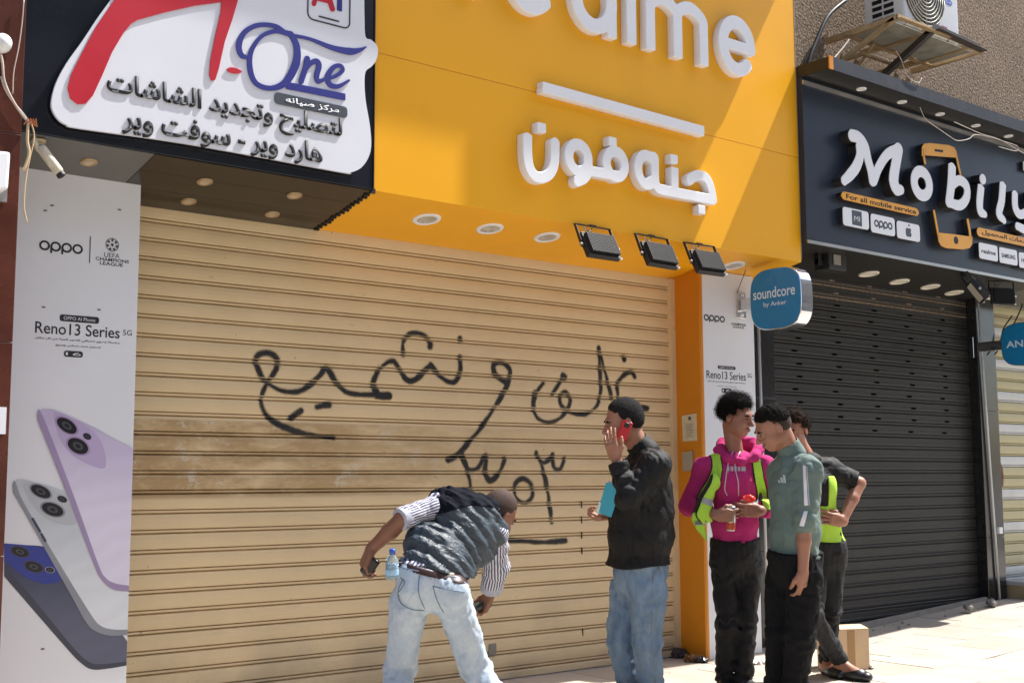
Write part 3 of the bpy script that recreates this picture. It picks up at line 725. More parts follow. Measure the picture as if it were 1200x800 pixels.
add_tube(wb, catmull([tuple(onY(-.69, *p)) for p in ((36, 143), (40, 160), (35, 185), (31, 205), (28, 240), (32, 262))], 6), .0035, 6)
obj('tape_tie', wb, mat('beige insulating tape', (.50, .37, .22), .6), pil, smooth=True)
wb = BM()
for a in range(4): add_tube(wb, [tuple(onY(-.70, 28+a*4, 146)), tuple(onY(-.71, 33+a*3, 139)), tuple(onY(-.70, 37+a*2, 146+a))], .004, 5)
obj('copper_ends', wb, mat('bare copper', (.45, .16, .07), .4, metal=.6), pil)
lm = thing('globe_lamp', 'small frosted round lamp at the left edge of the brown marble pillar', 'lamp', tuple(onY(-.70, 3, 50)))
c0 = onY(-.72, 2, 51)
obj('lamp_glass', lathe([(0, -.045), (.03, -.04), (.042, -.02), (.045, 0), (.040, .025), (.02, .04), (0, .044)], 18, c0, (0, -1, 0)), mat('frosted lamp glass', (.7, .72, .73), .2, var=.1, vscale=30), lm, smooth=True)
obj('lamp_base', lathe([(.03, -.06), (.035, -.03), (.03, -.02)], 14, c0, (0, -1, 0)), m_steel, lm)
lf = thing('wall_lamp', 'white curved lamp shade on the marble pillar beside the white banner', 'lamp', tuple(onY(-.68, 6, 200)))
q = [onY(-.78, x, y) for x, y in ((-6, 176), (13, 178), (10, 222), (-6, 224))]
obj('lamp_shade', hexa(BM(), [tuple(p) for p in q]+[tuple(p+np.array([0, .10, 0])) for p in q]), m_white, lf, bevel=.012)
obj('lamp_plate', box(q[0][0], q[1][0]+.02, -.68, -.661, q[3][2]-.02, q[0][2]+.02), m_steel, lf)
nb = onY(-.664, 2, 482)
tag(obj('paper_notice', box(nb[0]-.08, nb[0]+.02, -.667, -.661, nb[2]-.10, nb[2]+.02), m_board), 'small pale paper stuck on the marble pillar left of the phone banner', 'notice')

def banner_pier(x0, x1, face, label, side=None):
    t = thing('banner_pillar', label, 'banner', ((x0+x1)/2, -.2, 0))
    obj('panel', box(x0, x1, face, face+.012, .0, 2.81), m_banner, t, bevel=.002)
    obj('pier', box(x0+.004, x1-.004, face+.014, .3, 0, 2.80), side or m_conc, t)
    return t
BF = -.262   # banner face
bl = banner_pier(-.80, -.117, BF, 'white phone advertising banner on the left pillar showing lilac, white and blue phones')
br = banner_pier(4.112, 4.715, BF, 'white phone advertising banner on the orange sided pillar behind the young men')
obj('orange_side', box(4.100, 4.111, -.270, .03, 0, 2.80), m_orange, br, bevel=.002)
obj('orange_edge', box(4.1115, 4.135, -.272, -.2625, 0, 2.80), m_orange, br)
PF = BF-.0008
def decal(poly, lift, m, parent, name, y=None, sm=0):
    yy = (BF if y is None else y)-lift
    P = [(min(p[0], -.1185), p[1]) if parent is bl else p for p in XZ(yy, poly)]
    if sm: P = [tuple(p) for p in catmull([np.array(p) for p in P], sm)]
    me = curve_mesh([P], yy, .0, 0, name)
    return obj(name, me, m, parent)
# prints of the left banner
c = crop(2.667, 0, 0); c6 = crop(3.077, 0, 180)
def T_(par, L, Rr, Tp, body, m=None, y=None, name='lettering', depth=.0008, **kw):
    yy = (BF if y is None else y)-.0004
    return obj(name, text_on(yy, L, Rr, Tp, body, depth=depth, **kw), m or m_ink, par)
def stroke(pts, r, y, smooth=6):
    P = XZ(y, pts); P = [tuple(p) for p in catmull(P, smooth)] if smooth else P
    return (P, r)
def oppo(par, x0, x1, z0, z1, y, m, r=None, depth=.001):
    """the rounded o-p-p-o wordmark between two points"""
    w = x1-x0; h = z1-z0; rr = r or h*.10; zc = z0+h*.62; H = h*.36; cw = w/4.35; st = []
    for k in range(4):
        cx = x0+cw*.5+k*(w-cw)/3
        st.append((arc(cx, zc, cw*.44, H, 0, 360, 28), rr))
        if k in (1, 2): st.append(([(cx-cw*.44, zc), (cx-cw*.44, z0)], rr, (0, 1)))
    return obj('wordmark', strokes_mesh(st, y, depth, h=max(rr*.45, .0015)), m, par)
def xz(y, x, z_): q = onY(y, x, z_); return q[0], q[2]
a, b_ = xz(PF, 46, 296), xz(PF, 97, 283)
oppo(bl, a[0], b_[0], a[1]+.004, a[1]+.060, PF, m_ink, r=.0048)
b = BM(); p0 = onY(PF, 106, 277); p1 = onY(PF, 104, 308); add_box(b, p0[0]-.0025, p0[0]+.0025, PF-.001, PF, p1[2], p0[2]); obj('divider', b, m_greyink, bl)
def starball(par, cx, cz, r, y, m):
    b = BM()
    for k in range(7):
        a = R(90+k*360/7)
        ox, oz = cx+r*.72*math.cos(a), cz+r*.72*math.sin(a); vs = []
        for j in range(10):
            rr = r*(.30 if j % 2 == 0 else .14); a2 = a+R(j*36)
            vs.append(b.verts.new((ox+rr*math.cos(a2), y-.0008, oz+rr*math.sin(a2))))
        b.faces.new(vs)
    vs = []
    for j in range(12):
        rr = r*(.34 if j % 2 == 0 else .16); a2 = R(90+j*30); vs.append(b.verts.new((cx+rr*math.cos(a2), y-.0008, cz+rr*math.sin(a2))))
    b.faces.new(vs)
    add_tube(b, [(cx+r*math.cos(R(k*15)), y-.0008, cz+r*math.sin(R(k*15))) for k in range(25)], r*.05, 4, cap=False)
    return obj('star_ball_emblem', b, m, par)
q = xz(PF, 131.5, 287); starball(bl, q[0], q[1], .033, PF, m_ink)
T_(bl, (122, 301), (140, 303), (131, 296.5), 'UEFA', depth=.0006)
T_(bl, (112, 304.5), (151, 309), (131, 302.8), 'CHAMPIONS', bold=.012)
T_(bl, (117, 309.8), (144, 313), (131, 307.6), 'LEAGUE', bold=.012)
def badge(par, px, body, y=None, dark=m_ink, light=m_board, rr=.012):
    (xl, yt), (xr, yb) = px; yy = (BF if y is None else y)-.0006
    A, B = onY(yy, xl, yt), onY(yy, xr, yb)
    z0, z1 = B[2], A[2]; 
    obj('badge', curve_mesh([rrect(A[0], B[0], z0, z1, min(rr, (z1-z0)/2.1))], yy, .0006), dark, par)
    w = B[0]-A[0]; h = z1-z0
    obj('lettering', text_mesh(body, A[0]+w*.1, B[0]-w*.1, z0+h*.25, z1-h*.25, yy-.0009, depth=0), light, par)
badge(bl, ((70, 368), (116, 379.5)), 'OPPO AI Phone')
T_(bl, (41, 389), (140, 397.5), (60, 377.5), 'Reno13 Series', bold=.008)
T_(bl, (144, 392.5), (154.5, 393.5), (149, 386.5), '5G')
T_(bl, (41, 397), (140, 404.5), (90, 397.2), shape_ar('سلسلة تصوير احترافي للصور الحية من كل مكان'), bold=.01)
T_(bl, (65, 405.5), (118, 409.5), (90, 403.8), shape_ar('تصميم جديد حساس وسريع'), bold=.01)
badge(bl, ((75, 410.5), (97, 419)), '16')
# phones printed on the left banner
c7 = crop(2.222, 0, 440)
def printed_fade(z0, z1, c0, c1):
    def ex(b, co, out):
        sp = b.node('ShaderNodeSeparateXYZ'); b.link(co, sp.inputs[0]); mr = b.node('ShaderNodeMapRange', interpolation_type='SMOOTHSTEP'); mr.inputs[1].default_value = z0; mr.inputs[2].default_value = z1; b.link(sp.outputs[2], mr.inputs[0])
        x = b.node('ShaderNodeMix', data_type='RGBA'); x.inputs[6].default_value = (*c0, 1); x.inputs[7].default_value = (*c1, 1); b.link(mr.outputs[0], x.inputs[0])
        n = b.node('ShaderNodeTexWave', wave_type='RINGS', rings_direction='SPHERICAL'); n.inputs['Scale'].default_value = 3.; n.inputs['Distortion'].default_value = 9; n.inputs['Detail'].default_value = 3; b.link(co, n.inputs['Vector'])
        m2 = b.node('ShaderNodeMapRange'); m2.inputs[3].default_value = .975; m2.inputs[4].default_value = 1.02; b.link(n.outputs['Fac'], m2.inputs[0])
        y = b.node('ShaderNodeMix', data_type='RGBA', blend_type='MULTIPLY'); y.inputs[0].default_value = 1; b.link(x.outputs[2], y.inputs[6]); b.link(m2.outputs[0], y.inputs[7]); return y.outputs[2]
    return ex
m_lilac = mat('printed lilac phone back', (.50, .43, .62), .4, var=.02, extra=printed_fade(1.05, 1.65, (.70, .67, .83), (.50, .44, .64)))
m_lilac2 = mat('printed deeper lilac edge', (.33, .26, .44), .4, var=.1)
m_silver = mat('printed silver white phone back', (.52, .55, .60), .4, var=.02, extra=printed_fade(.6, 1.2, (.70, .74, .80), (.50, .55, .61)))
m_silver2 = mat('printed grey phone edge', (.25, .27, .31), .4, var=.12)
m_slate = mat('printed slate blue phone back', (.075, .09, .15), .4, var=.02, extra=printed_fade(.5, .95, (.11, .12, .18), (.045, .055, .11)))
m_slate2 = mat('printed dark slate phone edge', (.05, .055, .085), .4, var=.1)
m_cobalt = mat('printed cobalt blue phone top', (.03, .045, .26), .4, var=.2)
m_lensdark = mat('printed camera lens', (.012, .010, .016), .3, var=.3)
m_glint = mat('printed lens ring', (.30, .30, .38), .35, var=.2)
def lens(cx, cy, rx, ry, rot, lift, par, ring=m_glint):
    for s, m_, l in ((1, ring, 0), (.84, m_lensdark, .0004), (.42, m_greyink, .0008), (.22, m_lensdark, .0012)):
        pts = [(cx+s*(rx*math.cos(t)*math.cos(rot)-ry*math.sin(t)*math.sin(rot)), cy+s*(rx*math.cos(t)*math.sin(rot)+ry*math.sin(t)*math.cos(rot))) for t in [k*2*math.pi/28 for k in range(28)]]
        decal(c7(pts), lift+l, m_, par, 'camera_lens')
def smr(pts, n=5):
    """rounded outline; a point given twice stays a sharp corner"""
    out = []; L = len(pts)
    for k in range(L):
        p0, p1, p2, p3 = [np.array(pts[(k+q) % L], float) for q in (-1, 0, 1, 2)]
        if np.allclose(p1, p2): continue
        if np.allclose(p0, p1): p0 = 2*p1-p2
        if np.allclose(p2, p3): p3 = 2*p2-p1
        for t in np.arange(n)/n: out.append(tuple(.5*((2*p1)+(-p0+p2)*t+(2*p0-5*p1+4*p2-p3)*t*t+(-p0+3*p1-3*p2+p3)*t**3)))
    return out
EX = lambda y: 352-(y/740)*12      # right edge of the banner in this crop
decal(c7(smr([(11, 436), (11, 436), (60, 440), (125, 448), (170, 490), (230, 600), (EX(690), 690), (EX(690), 690), (EX(752), 752), (EX(752), 752), (280, 762), (240, 764), (212, 748), (170, 705), (11, 522), (11, 522)])), .0008, m_slate, bl, 'phone_picture')
decal(c7(smr([(11, 522), (11, 522), (170, 705), (212, 748), (240, 764), (280, 762), (EX(752), 752), (EX(752), 752), (EX(742), 742), (EX(742), 742), (265, 750), (232, 744), (190, 706), (90, 584), (11, 492), (11, 492)])), .0012, m_slate2, bl, 'phone_edge')
decal(c7(smr([(11, 436), (11, 436), (60, 440), (118, 448), (145, 480), (162, 520), (150, 537), (110, 540), (60, 520), (11, 480), (11, 480)])), .0016, m_cobalt, bl, 'phone_top')
lens(52, 458, 27, 14, .3, .0020, bl, m_slate2); lens(88, 497, 28, 15, .3, .0020, bl, m_slate2); lens(130, 505, 13, 8, .2, .0020, bl)
decal(c7(smr([(33, 284), (33, 284), (44, 271), (75, 273), (165, 300), (200, 345), (270, 440), (EX(530), 530), (EX(530), 530), (EX(672), 672), (EX(672), 672), (288, 675), (250, 664), (225, 638), (180, 560), (34, 304), (34, 304)])), .0024, m_silver, bl, 'phone_picture')
decal(c7(smr([(33, 284), (33, 284), (40, 276), (62, 330), (150, 480), (235, 618), (262, 650), (295, 660), (EX(660), 660), (EX(660), 660), (EX(673), 673), (EX(673), 673), (288, 676), (248, 664), (222, 638), (180, 562), (34, 304), (34, 304)])), .0028, m_silver2, bl, 'phone_edge')
decal(c7(smr([(60, 282), (95, 280), (150, 302), (190, 345), (198, 385), (150, 385), (105, 360), (75, 320)])), .0028, m_silver2 if False else mat('printed silver camera plate', (.44, .47, .52), .4, var=.1), bl, 'camera_plate')
lens(106, 301, 33, 17, .45, .0032, bl, m_silver2); lens(137, 348, 35, 19, .35, .0032, bl, m_silver2); lens(162, 321, 15, 9, .4, .0032, bl, m_silver2)
decal(c7(smr([(97, 100), (97, 100), (104, 90), (120, 88), (152, 93), (240, 133), (300, 166), (EX(195), 190), (EX(195), 190), (EX(562), 562), (EX(562), 562), (295, 554), (266, 530), (246, 488), (180, 320), (98, 116), (98, 116)])), .0040, m_lilac, bl, 'phone_picture')
decal(c7(smr([(97, 100), (97, 100), (104, 91), (130, 150), (195, 320), (256, 490), (275, 525), (300, 540), (EX(546), 547), (EX(546), 547), (EX(562), 562), (EX(562), 562), (295, 556), (264, 530), (244, 490), (180, 322), (98, 116), (98, 116)])), .0044, m_lilac2, bl, 'phone_edge')
decal(c7(smr([(140, 100), (165, 103), (225, 130), (265, 175), (276, 232), (255, 240), (195, 212), (158, 168)])), .0044, mat('printed lilac camera plate', (.46, .38, .60), .4, var=.1), bl, 'camera_plate')
lens(174, 130, 35, 19, .6, .0048, bl, m_lilac2); lens(203, 183, 34, 22, .5, .0048, bl, m_lilac2); lens(227, 158, 13, 9, .5, .0048, bl, m_lilac2)
for pts, l_, m_ in (([(150, 232), (158, 252)], .0050, m_lilac2), ([(163, 262), (180, 305)], .0050, m_lilac2), ([(85, 372), (104, 405)], .0034, m_slate), ([(108, 412), (118, 430)], .0034, m_slate)):
    P = XZ(BF-l_, c7(pts)); obj('side_button', strokes_mesh([(P, .006)], BF-l_, .0003, h=.003), m_, bl)
b = BM()
for px in ((61, 241), (53, 247), (140, 246), (51, 360), (116, 363), (50, 760)):
    q = onY(BF, *px); add_box(b, q[0]-.008, q[0]+.008, BF-.002, BF, q[2]-.003, q[2]+.004)
obj('screw', b, m_soffitg, bl)
# prints of the right banner
a, b_ = xz(PF, 825, 377), xz(PF, 849, 368)
oppo(br, a[0], b_[0], a[1]+.002, a[1]+.054, PF, m_ink, r=.0048)
q = xz(PF, 866, 369); starball(br, q[0], q[1], .028, PF, m_ink)
T_(br, (857, 380.5), (874, 382.5), (866, 378.8), 'CHAMPIONS', bold=.01); T_(br, (859, 383.8), (872, 385.6), (866, 382), 'LEAGUE', bold=.01)
badge(br, ((841, 428), (862, 433.5)), 'OPPO AI Phone')
T_(br, (828, 443), (874, 446), (840, 434.5), 'Reno13 Series', bold=.004); T_(br, (876, 442), (881, 443), (878, 437.5), '5G')
T_(br, (829, 447.5), (874, 450.5), (850, 446.5), shape_ar('سلسلة تصوير احترافي للصور الحية من كل مكان'), bold=.01)
T_(br, (840, 452.5), (863, 454.5), (850, 451.6), shape_ar('تصميم جديد حساس'), bold=.01)
badge(br, ((845.5, 454.5), (857, 460.5)), '16')
# notice and box on the orange side
def side_quad(par, x0, pts, lift, m, name, th=.002):
    P = [onX(x0-lift, *p) for p in pts]; b = BM()
    hexa(b, [tuple(p) for p in P]+[tuple(p+np.array([th, 0, 0])) for p in P]); return obj(name, b, m, par)
nt1 = side_quad(None, 4.10, [(799, 487), (816, 484), (817, 516), (800, 517)], .003, mat('cream paper notice', (.62, .55, .38), .8, var=.12, vscale=20), 'paper_notice')
tag(nt1, 'cream paper notice with a small crest pasted on the orange pillar side', 'notice')
b = BM()
for k in range(7):
    P = [onX(4.0955, 803+k*.1, 497+k*2.4), onX(4.0955, 813-(k % 3), 496.6+k*2.4)]
    add_box(b, 4.0955, 4.0965, min(P[0][1], P[1][1]), max(P[0][1], P[1][1]), P[0][2]-.0015, P[0][2]+.0015)
P = onX(4.0955, 808, 490); add_box(b, 4.0955, 4.0965, P[1]-.012, P[1]+.012, P[2]-.012, P[2]+.012)
obj('printed_lines', b, m_greyink, nt1)
nt2 = side_quad(None, 4.10, [(799, 530), (811, 528), (812, 551), (800, 552)], .02, m_steel, 'socket_plate', .02)
tag(nt2, 'worn grey metal plate fixed under the paper notice on the orange pillar', 'plate')

# black granite pillars of the next shop
for (x0, x1, lab) in ((4.912, 5.146, 'narrow black granite pillar beside the right phone banner'), (8.116, 8.43, 'black granite pillar between the dark shutter and the cream shutter')):
    t = thing('granite_pillar', lab, 'pillar', ((x0+x1)/2, 0, 0))
    for z0, z1 in ((-.05, .72), (.723, 1.9), (1.903, 3.1)): obj('granite_slab', box(x0, x1, -.10, .2, z0, z1), m_granite, t, bevel=.003)
def pipe(pts, lab, r=.013, m=m_palestripe):
    tag(obj('conduit_pipe', tube(pts, r), m, None, smooth=True), lab, 'pipe')
pipe([tuple(onY(-.14, 888.5, 372)), tuple(onY(-.14, 901, 762))], 'thin pale pipe running down beside the right phone banner', .012)
pipe([tuple(onY(-.12, 1146, 351)), tuple(onY(-.12, 1172, 706))], 'thin pale pipe running down the granite pillar near the cream shutter', .011)
b = BM(); q = onY(-.105, 1170, 621); add_box(b, q[0]-.03, q[0]+.03, -.135, -.101, q[2]-.03, q[2]+.03)
tag(obj('junction_box', b, m_white, None, bevel=.004), 'small white junction box on the granite pillar by the cream shutter', 'junction box')
# torn brown strip and plaster between pillar and cream shutter
b = BM(); random.seed(9); pts = []
prev = None
for k in range(34):
    z = .35+k*.078; w = .02+.035*random.random()+(.06 if 10 < k < 14 else 0)
    cur = (8.432, 8.435+w, z)
    if prev: hexa(b, [(prev[0], -.06, prev[2]), (prev[1], -.06, prev[2]), (prev[1], -.03, prev[2]), (prev[0], -.03, prev[2]), (cur[0], -.06, cur[2]), (cur[1], -.06, cur[2]), (cur[1], -.03, cur[2]), (cur[0], -.03, cur[2])])
    prev = cur
tag(obj('mortar_edge', b, mat('reddish raw mortar', (.17, .09, .055), .95, var=.4, vscale=12, bump=.6), None), 'ragged reddish mortar strip beside the cream shutter', 'mortar')
# ------------------------------------------------------------------ signs
SZ = lambda y: 2.765-.19*y      # soffit height over depth
def on_soffit(x, y, f=SZ):
    d = ray(x, y); k = (f(-1)-f(0)); t = (f(0)-CAM[2]-(-k)*0 - (-k)*(-CAM[1]) * 1 * 0 - 0)/1
    # plane z = f0 - k' y
    f0 = f(0); kp = f(0)-f(1); t = (f0-kp*CAM[1]-CAM[2])/(d[2]+kp*d[1]); return CAM+d*t
def downlight(par, P, r, m_rim, m_l, nrm=(0, -.19, -1), depth=.003):
    n = Vector(nrm).normalized()
    rim = obj('downlight', lathe([(r*.70, .0), (r*.72, .004+depth), (r*.95, .004+depth*.7), (r, .0), (r, -.004)], 26, Vector(P)+n*.0, n), m_rim, par, smooth=True)
    obj('lens', lathe([(0, .0035), (r*.5, .0045), (r*.695, .003)], 22, Vector(P), n), m_l, rim)
    return rim
# --- black sign with the white board
bs = thing('shop_sign', 'black sign box with a white A-One board lettered in red, blue and dark Arabic', 'sign', (.1, -.4, 3))
X0, X1, FY = -.846, 1.062, -.640
b = BM(); hexa(b, [(X0, FY, SZ(FY)), (X1, FY, SZ(FY)), (X1, -.002, SZ(0)), (X0, -.002, SZ(0)), (X0, FY, 5.4), (X1, FY, 5.4), (X1, -.002, 5.4), (X0, -.002, 5.4)])
obj('sign_box', b, m_blacksign, bs, bevel=.003)
def soffit_sheet(x0, x1, y0, y1, lift, m, par, name='soffit_panel'):
    b = BM(); hexa(b, [(x0, y0, SZ(y0)-lift-.004), (x1, y0, SZ(y0)-lift-.004), (x1, y1, SZ(y1)-lift-.004), (x0, y1, SZ(y1)-lift-.004), (x0, y0, SZ(y0)-lift), (x1, y0, SZ(y0)-lift), (x1, y1, SZ(y1)-lift), (x0, y1, SZ(y1)-lift)])
    return obj(name, b, m, par)
xg = on_soffit(166, 195)[0]
soffit_sheet(X0+.002, xg-.002, -.634, -.005, .002, m_soffitg, bs)
for ya, yb in ((-.634, -.44), (-.437, -.23), (-.227, -.005)): soffit_sheet(xg+.002, X1-.004, ya, yb, .002, m_soffit, bs)
obj('corner_trim', box(X1-.0, X1+.006, FY-.006, FY+.03, 2.885, 5.4), m_black, bs)
b = BM(); random.seed(2)
for k in range(16):
    y = -.63+k*.04; add_box(b, X1-.01+random.uniform(-.01, .006), X1+.012+random.uniform(0, .014), y, y+.018, SZ(y)-.016, SZ(y)+.01)
o = obj('sealant_crumbs', b, m_blacksof, bs); o['kind'] = 'stuff'
for px in ((104, 190), (240, 213), (345, 229), (221, 236), (319, 251)):
    P = on_soffit(*px, f=lambda y: SZ(y)-.007); downlight(bs, P, .043,  mat('tarnished brass rim', (.42, .30, .17), .35, metal=.5), mat('warm lens', (.45, .36, .24), .3, var=.2, vscale=20))
BY = -.662; c1 = crop(2.667, 0, 0); c7b = crop(3.476, 240, 0)
out = c1([(345, 0), (300, 62), (255, 130), (205, 200), (172, 262), (158, 315), (160, 345), (178, 375), (205, 393), (250, 405), (600, 455), (1050, 538), (1090, 541), (1125, 525), (1148, 490), (1155, 450), (1150, 390), (1138, 320), (1134, 262), (1138, 226), (1155, 212), (1170, 192), (1176, 165), (1172, 145), (1155, 128), (1137, 118), (1134, 60), (1133, 0)])
O = XZ(BY, out); O = [tuple(p) for p in catmull([np.array(p) for p in O], 4)]
O += [(O[-1][0], 4.75), (O[-1][0]-.3, 4.85), (O[0][0]+.5, 4.85), (O[0][0]+.20, 4.3)]
bd = obj('white_board', curve_mesh([O], BY+.0, .018, .0), m_board, bs)
bd.data.transform(Matrix.Translation((0, .0, 0)))
BYf = BY-.018
def plate(pts, y, depth, m, par, name, sm=0):
    P = XZ(y-depth, pts)
    if sm: P = [tuple(p) for p in catmull([np.array(p) for p in P], sm)]
    return obj(name, curve_mesh([P], y, depth), m, par)
plate(c1([(362, -6), (300, 85), (252, 175), (222, 235), (212, 275), (220, 308), (243, 326), (268, 324), (290, 300), (318, 240), (350, 165), (385, 105), (410, 75), (432, 62), (520, 38), (610, 18), (700, 6), (700, -30), (540, -40), (362, -40)]), BYf-.0004, .006, m_red, bs, 'red_letter')
plate(c1([(697, -30), (690, 40), (672, 120), (658, 190), (655, 235), (662, 252), (673, 250), (684, 215), (703, 130), (727, 60), (750, -20)]), BYf-.0004, .007, m_red, bs, 'red_letter')
plate(c1([(709, 216), (722, 211), (740, 214), (755, 223), (750, 229), (730, 230), (714, 224)]), BYf-.0004, .006, m_red, bs, 'red_dash', 4)
# blue script
def sm(pts, r, y, n=6):
    P = XZ(y, pts); Q = [tuple(p) for p in catmull([np.array(p) for p in P], n)]
    rr = np.interp(np.linspace(0, len(r)-1, len(Q)), range(len(r)), r) if isinstance(r, (list, tuple)) else [r]*len(Q)
    return (Q, list(rr))
yb = BYf-.0004; u = .0058/3.476   # metres per crop pixel there
blue = [sm(c7b([(352, 140), (375, 190), (372, 260), (330, 335), (270, 360), (210, 340), (185, 280), (190, 210), (230, 150), (290, 128), (352, 140)]), [.016, .019, .022, .019, .013, .014, .015, .012, .010, .011, .016], yb-.006),
        sm(c7b([(188, 238), (150, 225), (140, 180), (165, 130), (220, 103), (290, 108), (345, 140), (430, 160), (520, 195), (590, 210), (630, 205), (658, 192)]), [.007, .015, .016, .013, .012, .012, .009, .009, .014, .020, .012, .003], yb-.006),
        sm(c7b([(418, 240), (410, 280), (393, 332)]), [.016, .015, .015], yb-.006),
        sm(c7b([(400, 305), (428, 262), (455, 250), (466, 268), (456, 310), (462, 332), (485, 325)]), [.009, .013, .015, .016, .015, .013, .009], yb-.006),
        sm(c7b([(485, 325), (530, 312), (562, 288), (553, 268), (525, 275), (502, 310), (510, 345), (545, 352), (588, 328)]), [.007, .010, .011, .011, .013, .016, .015, .012, .006], yb-.006),
        (XZ(yb-.006, c7b([(332, 348), (572, 396)])), .019, (1, 1))]
obj('blue_script', strokes_mesh(blue, yb, .007, h=.0028), m_blue, bs)
tagp = XZ(yb-.004, [(322, 110), (407, 124), (408, 138), (322, 122.5)])
obj('dark_tag', curve_mesh([rrect(tagp[0][0], tagp[1][0], (tagp[2][1]+tagp[3][1])/2, (tagp[0][1]+tagp[1][1])/2, .02)], yb, .006), m_greyink, bs)
a = tagp; w = a[1][0]-a[0][0]; z0 = (a[2][1]+a[3][1])/2; z1 = (a[0][1]+a[1][1])/2
obj('lettering', text_mesh(shape_ar('مركز صيانه'), a[0][0]+w*.14, a[0][0]+w*.88, z0+(z1-z0)*.18, z1-(z1-z0)*.2, yb-.0065, depth=.001, bold=.012), m_board, bs)
def raised_text(body, L, Rr, Tp, y, depth, m, par, bold):
    yf = y-depth; A, B, Cc = onY(yf, *L), onY(yf, *Rr), onY(yf, *Tp); z0 = (A[2]+B[2])/2
    return obj('lettering', text_mesh(body, A[0], B[0], z0, Cc[2], y, depth=depth, bold=bold), m, par)
raised_text(shape_ar('لتصليح وتجديد الشاشات'), (125, 119), (401, 170), (401, 139), yb, .006, m_ink, bs, .026)
raised_text(shape_ar('هارد وير - سوفت وير'), (143, 159), (378, 196), (377, 168), yb, .006, m_ink, bs, .026)
P = XZ(yb, [(361, -12), (410, -4), (411, 33), (361, 24)]); cx0, cx1 = P[0][0], P[1][0]; z0 = (P[2][1]+P[3][1])/2
L = rrect(cx0, cx1, z0, z0+.34, .035); obj('phone_outline', strokes_mesh([(L+[L[0]], .0035), ([((cx0+cx1)/2-.06, z0+.028), ((cx0+cx1)/2+.06, z0+.028)], .004)], yb, .003, h=.002), m_ink, bs)
cm = (cx0+cx1)/2
obj('red_letter', strokes_mesh([([(cm-.095, z0+.09), (cm-.045, z0+.26)], .013), ([(cm-.045, z0+.26), (cm+.02, z0+.09)], .016), ([(cm-.07, z0+.125), (cm-.0, z0+.125)], .011)], yb, .004, h=.003), m_red, bs)
obj('blue_letter', strokes_mesh([([(cm+.065, z0+.09), (cm+.065, z0+.27)], .015, (1, 1)), ([(cm+.01, z0+.27), (cm+.12, z0+.27)], .012, (1, 1))], yb, .004, h=.003), m_blue, bs)
# --- yellow sign
ys = thing('shop_sign', 'large golden yellow sign box with raised white lettering over the tan shutter', 'sign', (3, -.4, 3.5))
YX0, YX1, YF = 1.072, 4.842, -.628
zs = 3.684
def prism_x(x0, x1, prof):   # profile (y,z) polygon of 4
    b = BM(); hexa(b, [(x0, *prof[0]), (x1, *prof[0]), (x1, *prof[1]), (x0, *prof[1]), (x0, *prof[3]), (x1, *prof[3]), (x1, *prof[2]), (x0, *prof[2])]); return b
obj('panel', prism_x(YX0, YX1, [(YF, SZ(YF)), (-.003, SZ(0)), (-.003, zs-.002), (YF, zs-.002)]), m_yellow, ys, bevel=.0015)
obj('panel', prism_x(YX0, YX1, [(YF, zs+.002), (-.003, zs+.002), (-.003, 5.5), (YF, 5.5)]), m_yellow, ys, bevel=.0015)
obj('joint_backing', box(YX0+.01, YX1-.01, YF+.006, -.01, zs-.002, zs+.002), m_orange, ys)
obj('edge_trim', box(YX1+.0005, YX1+.004, YF-.003, -.01, SZ(YF)+.02, 5.4), m_steel, ys)
for px in ((500, 257), (574, 268), (641, 278), (860, 311)):
    P = on_soffit(*px, f=lambda y: SZ(y)-.002); downlight(ys, P, .088, m_white, mat('dull lamp lens', (.42, .40, .36), .25, var=.3, vscale=14))
LD = .062; LF = YF-LD
c6b = crop(4.444, 590, 90)
def L3(strokes, name='letter', m=m_white, y=YF-.0005, depth=LD, h=.0045, bev=.004):
    return obj(name, strokes_mesh(strokes, y, depth, h, bev), m, ys)
def pz(pts, s=0):
    P = XZ(LF, pts); return [tuple(p) for p in catmull([np.array(p) for p in P], s)] if s else P
r = .036
L3([(XZ(LF, c6b([(205, 53), (1045, 283)])), .036, (1, 1))], 'white_bar')
def cxz(p): return XZ(LF, c6b([p]))[0]
L3([(pz(c6b([(127, 300), (127, 400), (137, 470), (165, 515), (205, 525), (242, 505), (264, 460), (270, 400), (270, 332)]), 5), r, (1, 1))])
for p in ((200, 265), (570, 338), (890, 428), (1034, 692)):
    q = cxz(p); L3([([(q[0]-.033, q[1]), (q[0]+.033, q[1])], .031, (1, 1))], 'letter_dot')
q1, q2, q3 = cxz((393, 422)), cxz((586, 455)), cxz((748, 485))
L3([(arc(q1[0], q1[1], .082, .088, 0, 360, 30), r), (pz(c6b([(440, 430), (444, 480), (425, 525), (378, 548)]), 5), r, (0, 1)), (pz(c6b([(440, 488), (590, 516)])), r*.95), (arc(q2[0], q2[1], .082, .085, 0, 360, 30), r)])
L3([(arc(q3[0], q3[1], .080, .100, 60, 300, 24), r), (XZ(LF, c6b([(765, 415), (795, 422)])), r, (0, 1)), (pz(c6b([(790, 425), (792, 540), (808, 580), (850, 592)]), 5), r), (XZ(LF, c6b([(780, 540), (760, 552)])), r),
    (pz(c6b([(830, 590), (1096, 641)])), r, (0, 1)), (XZ(LF, c6b([(893, 472), (893, 590)])), r, (1, 0)), (pz(c6b([(965, 542), (1010, 513), (1055, 525), (1080, 570), (1094, 640)]), 5), r, (1, 0))])
c5b = crop(3.53, 580, 0); R0 = .175; rr = .049
def ring_letter(px, a0, a1): q = XZ(LF, c5b([px]))[0]; return q
qe = XZ(LF, c5b([(1003, 190)]))[0]; zc = qe[1]
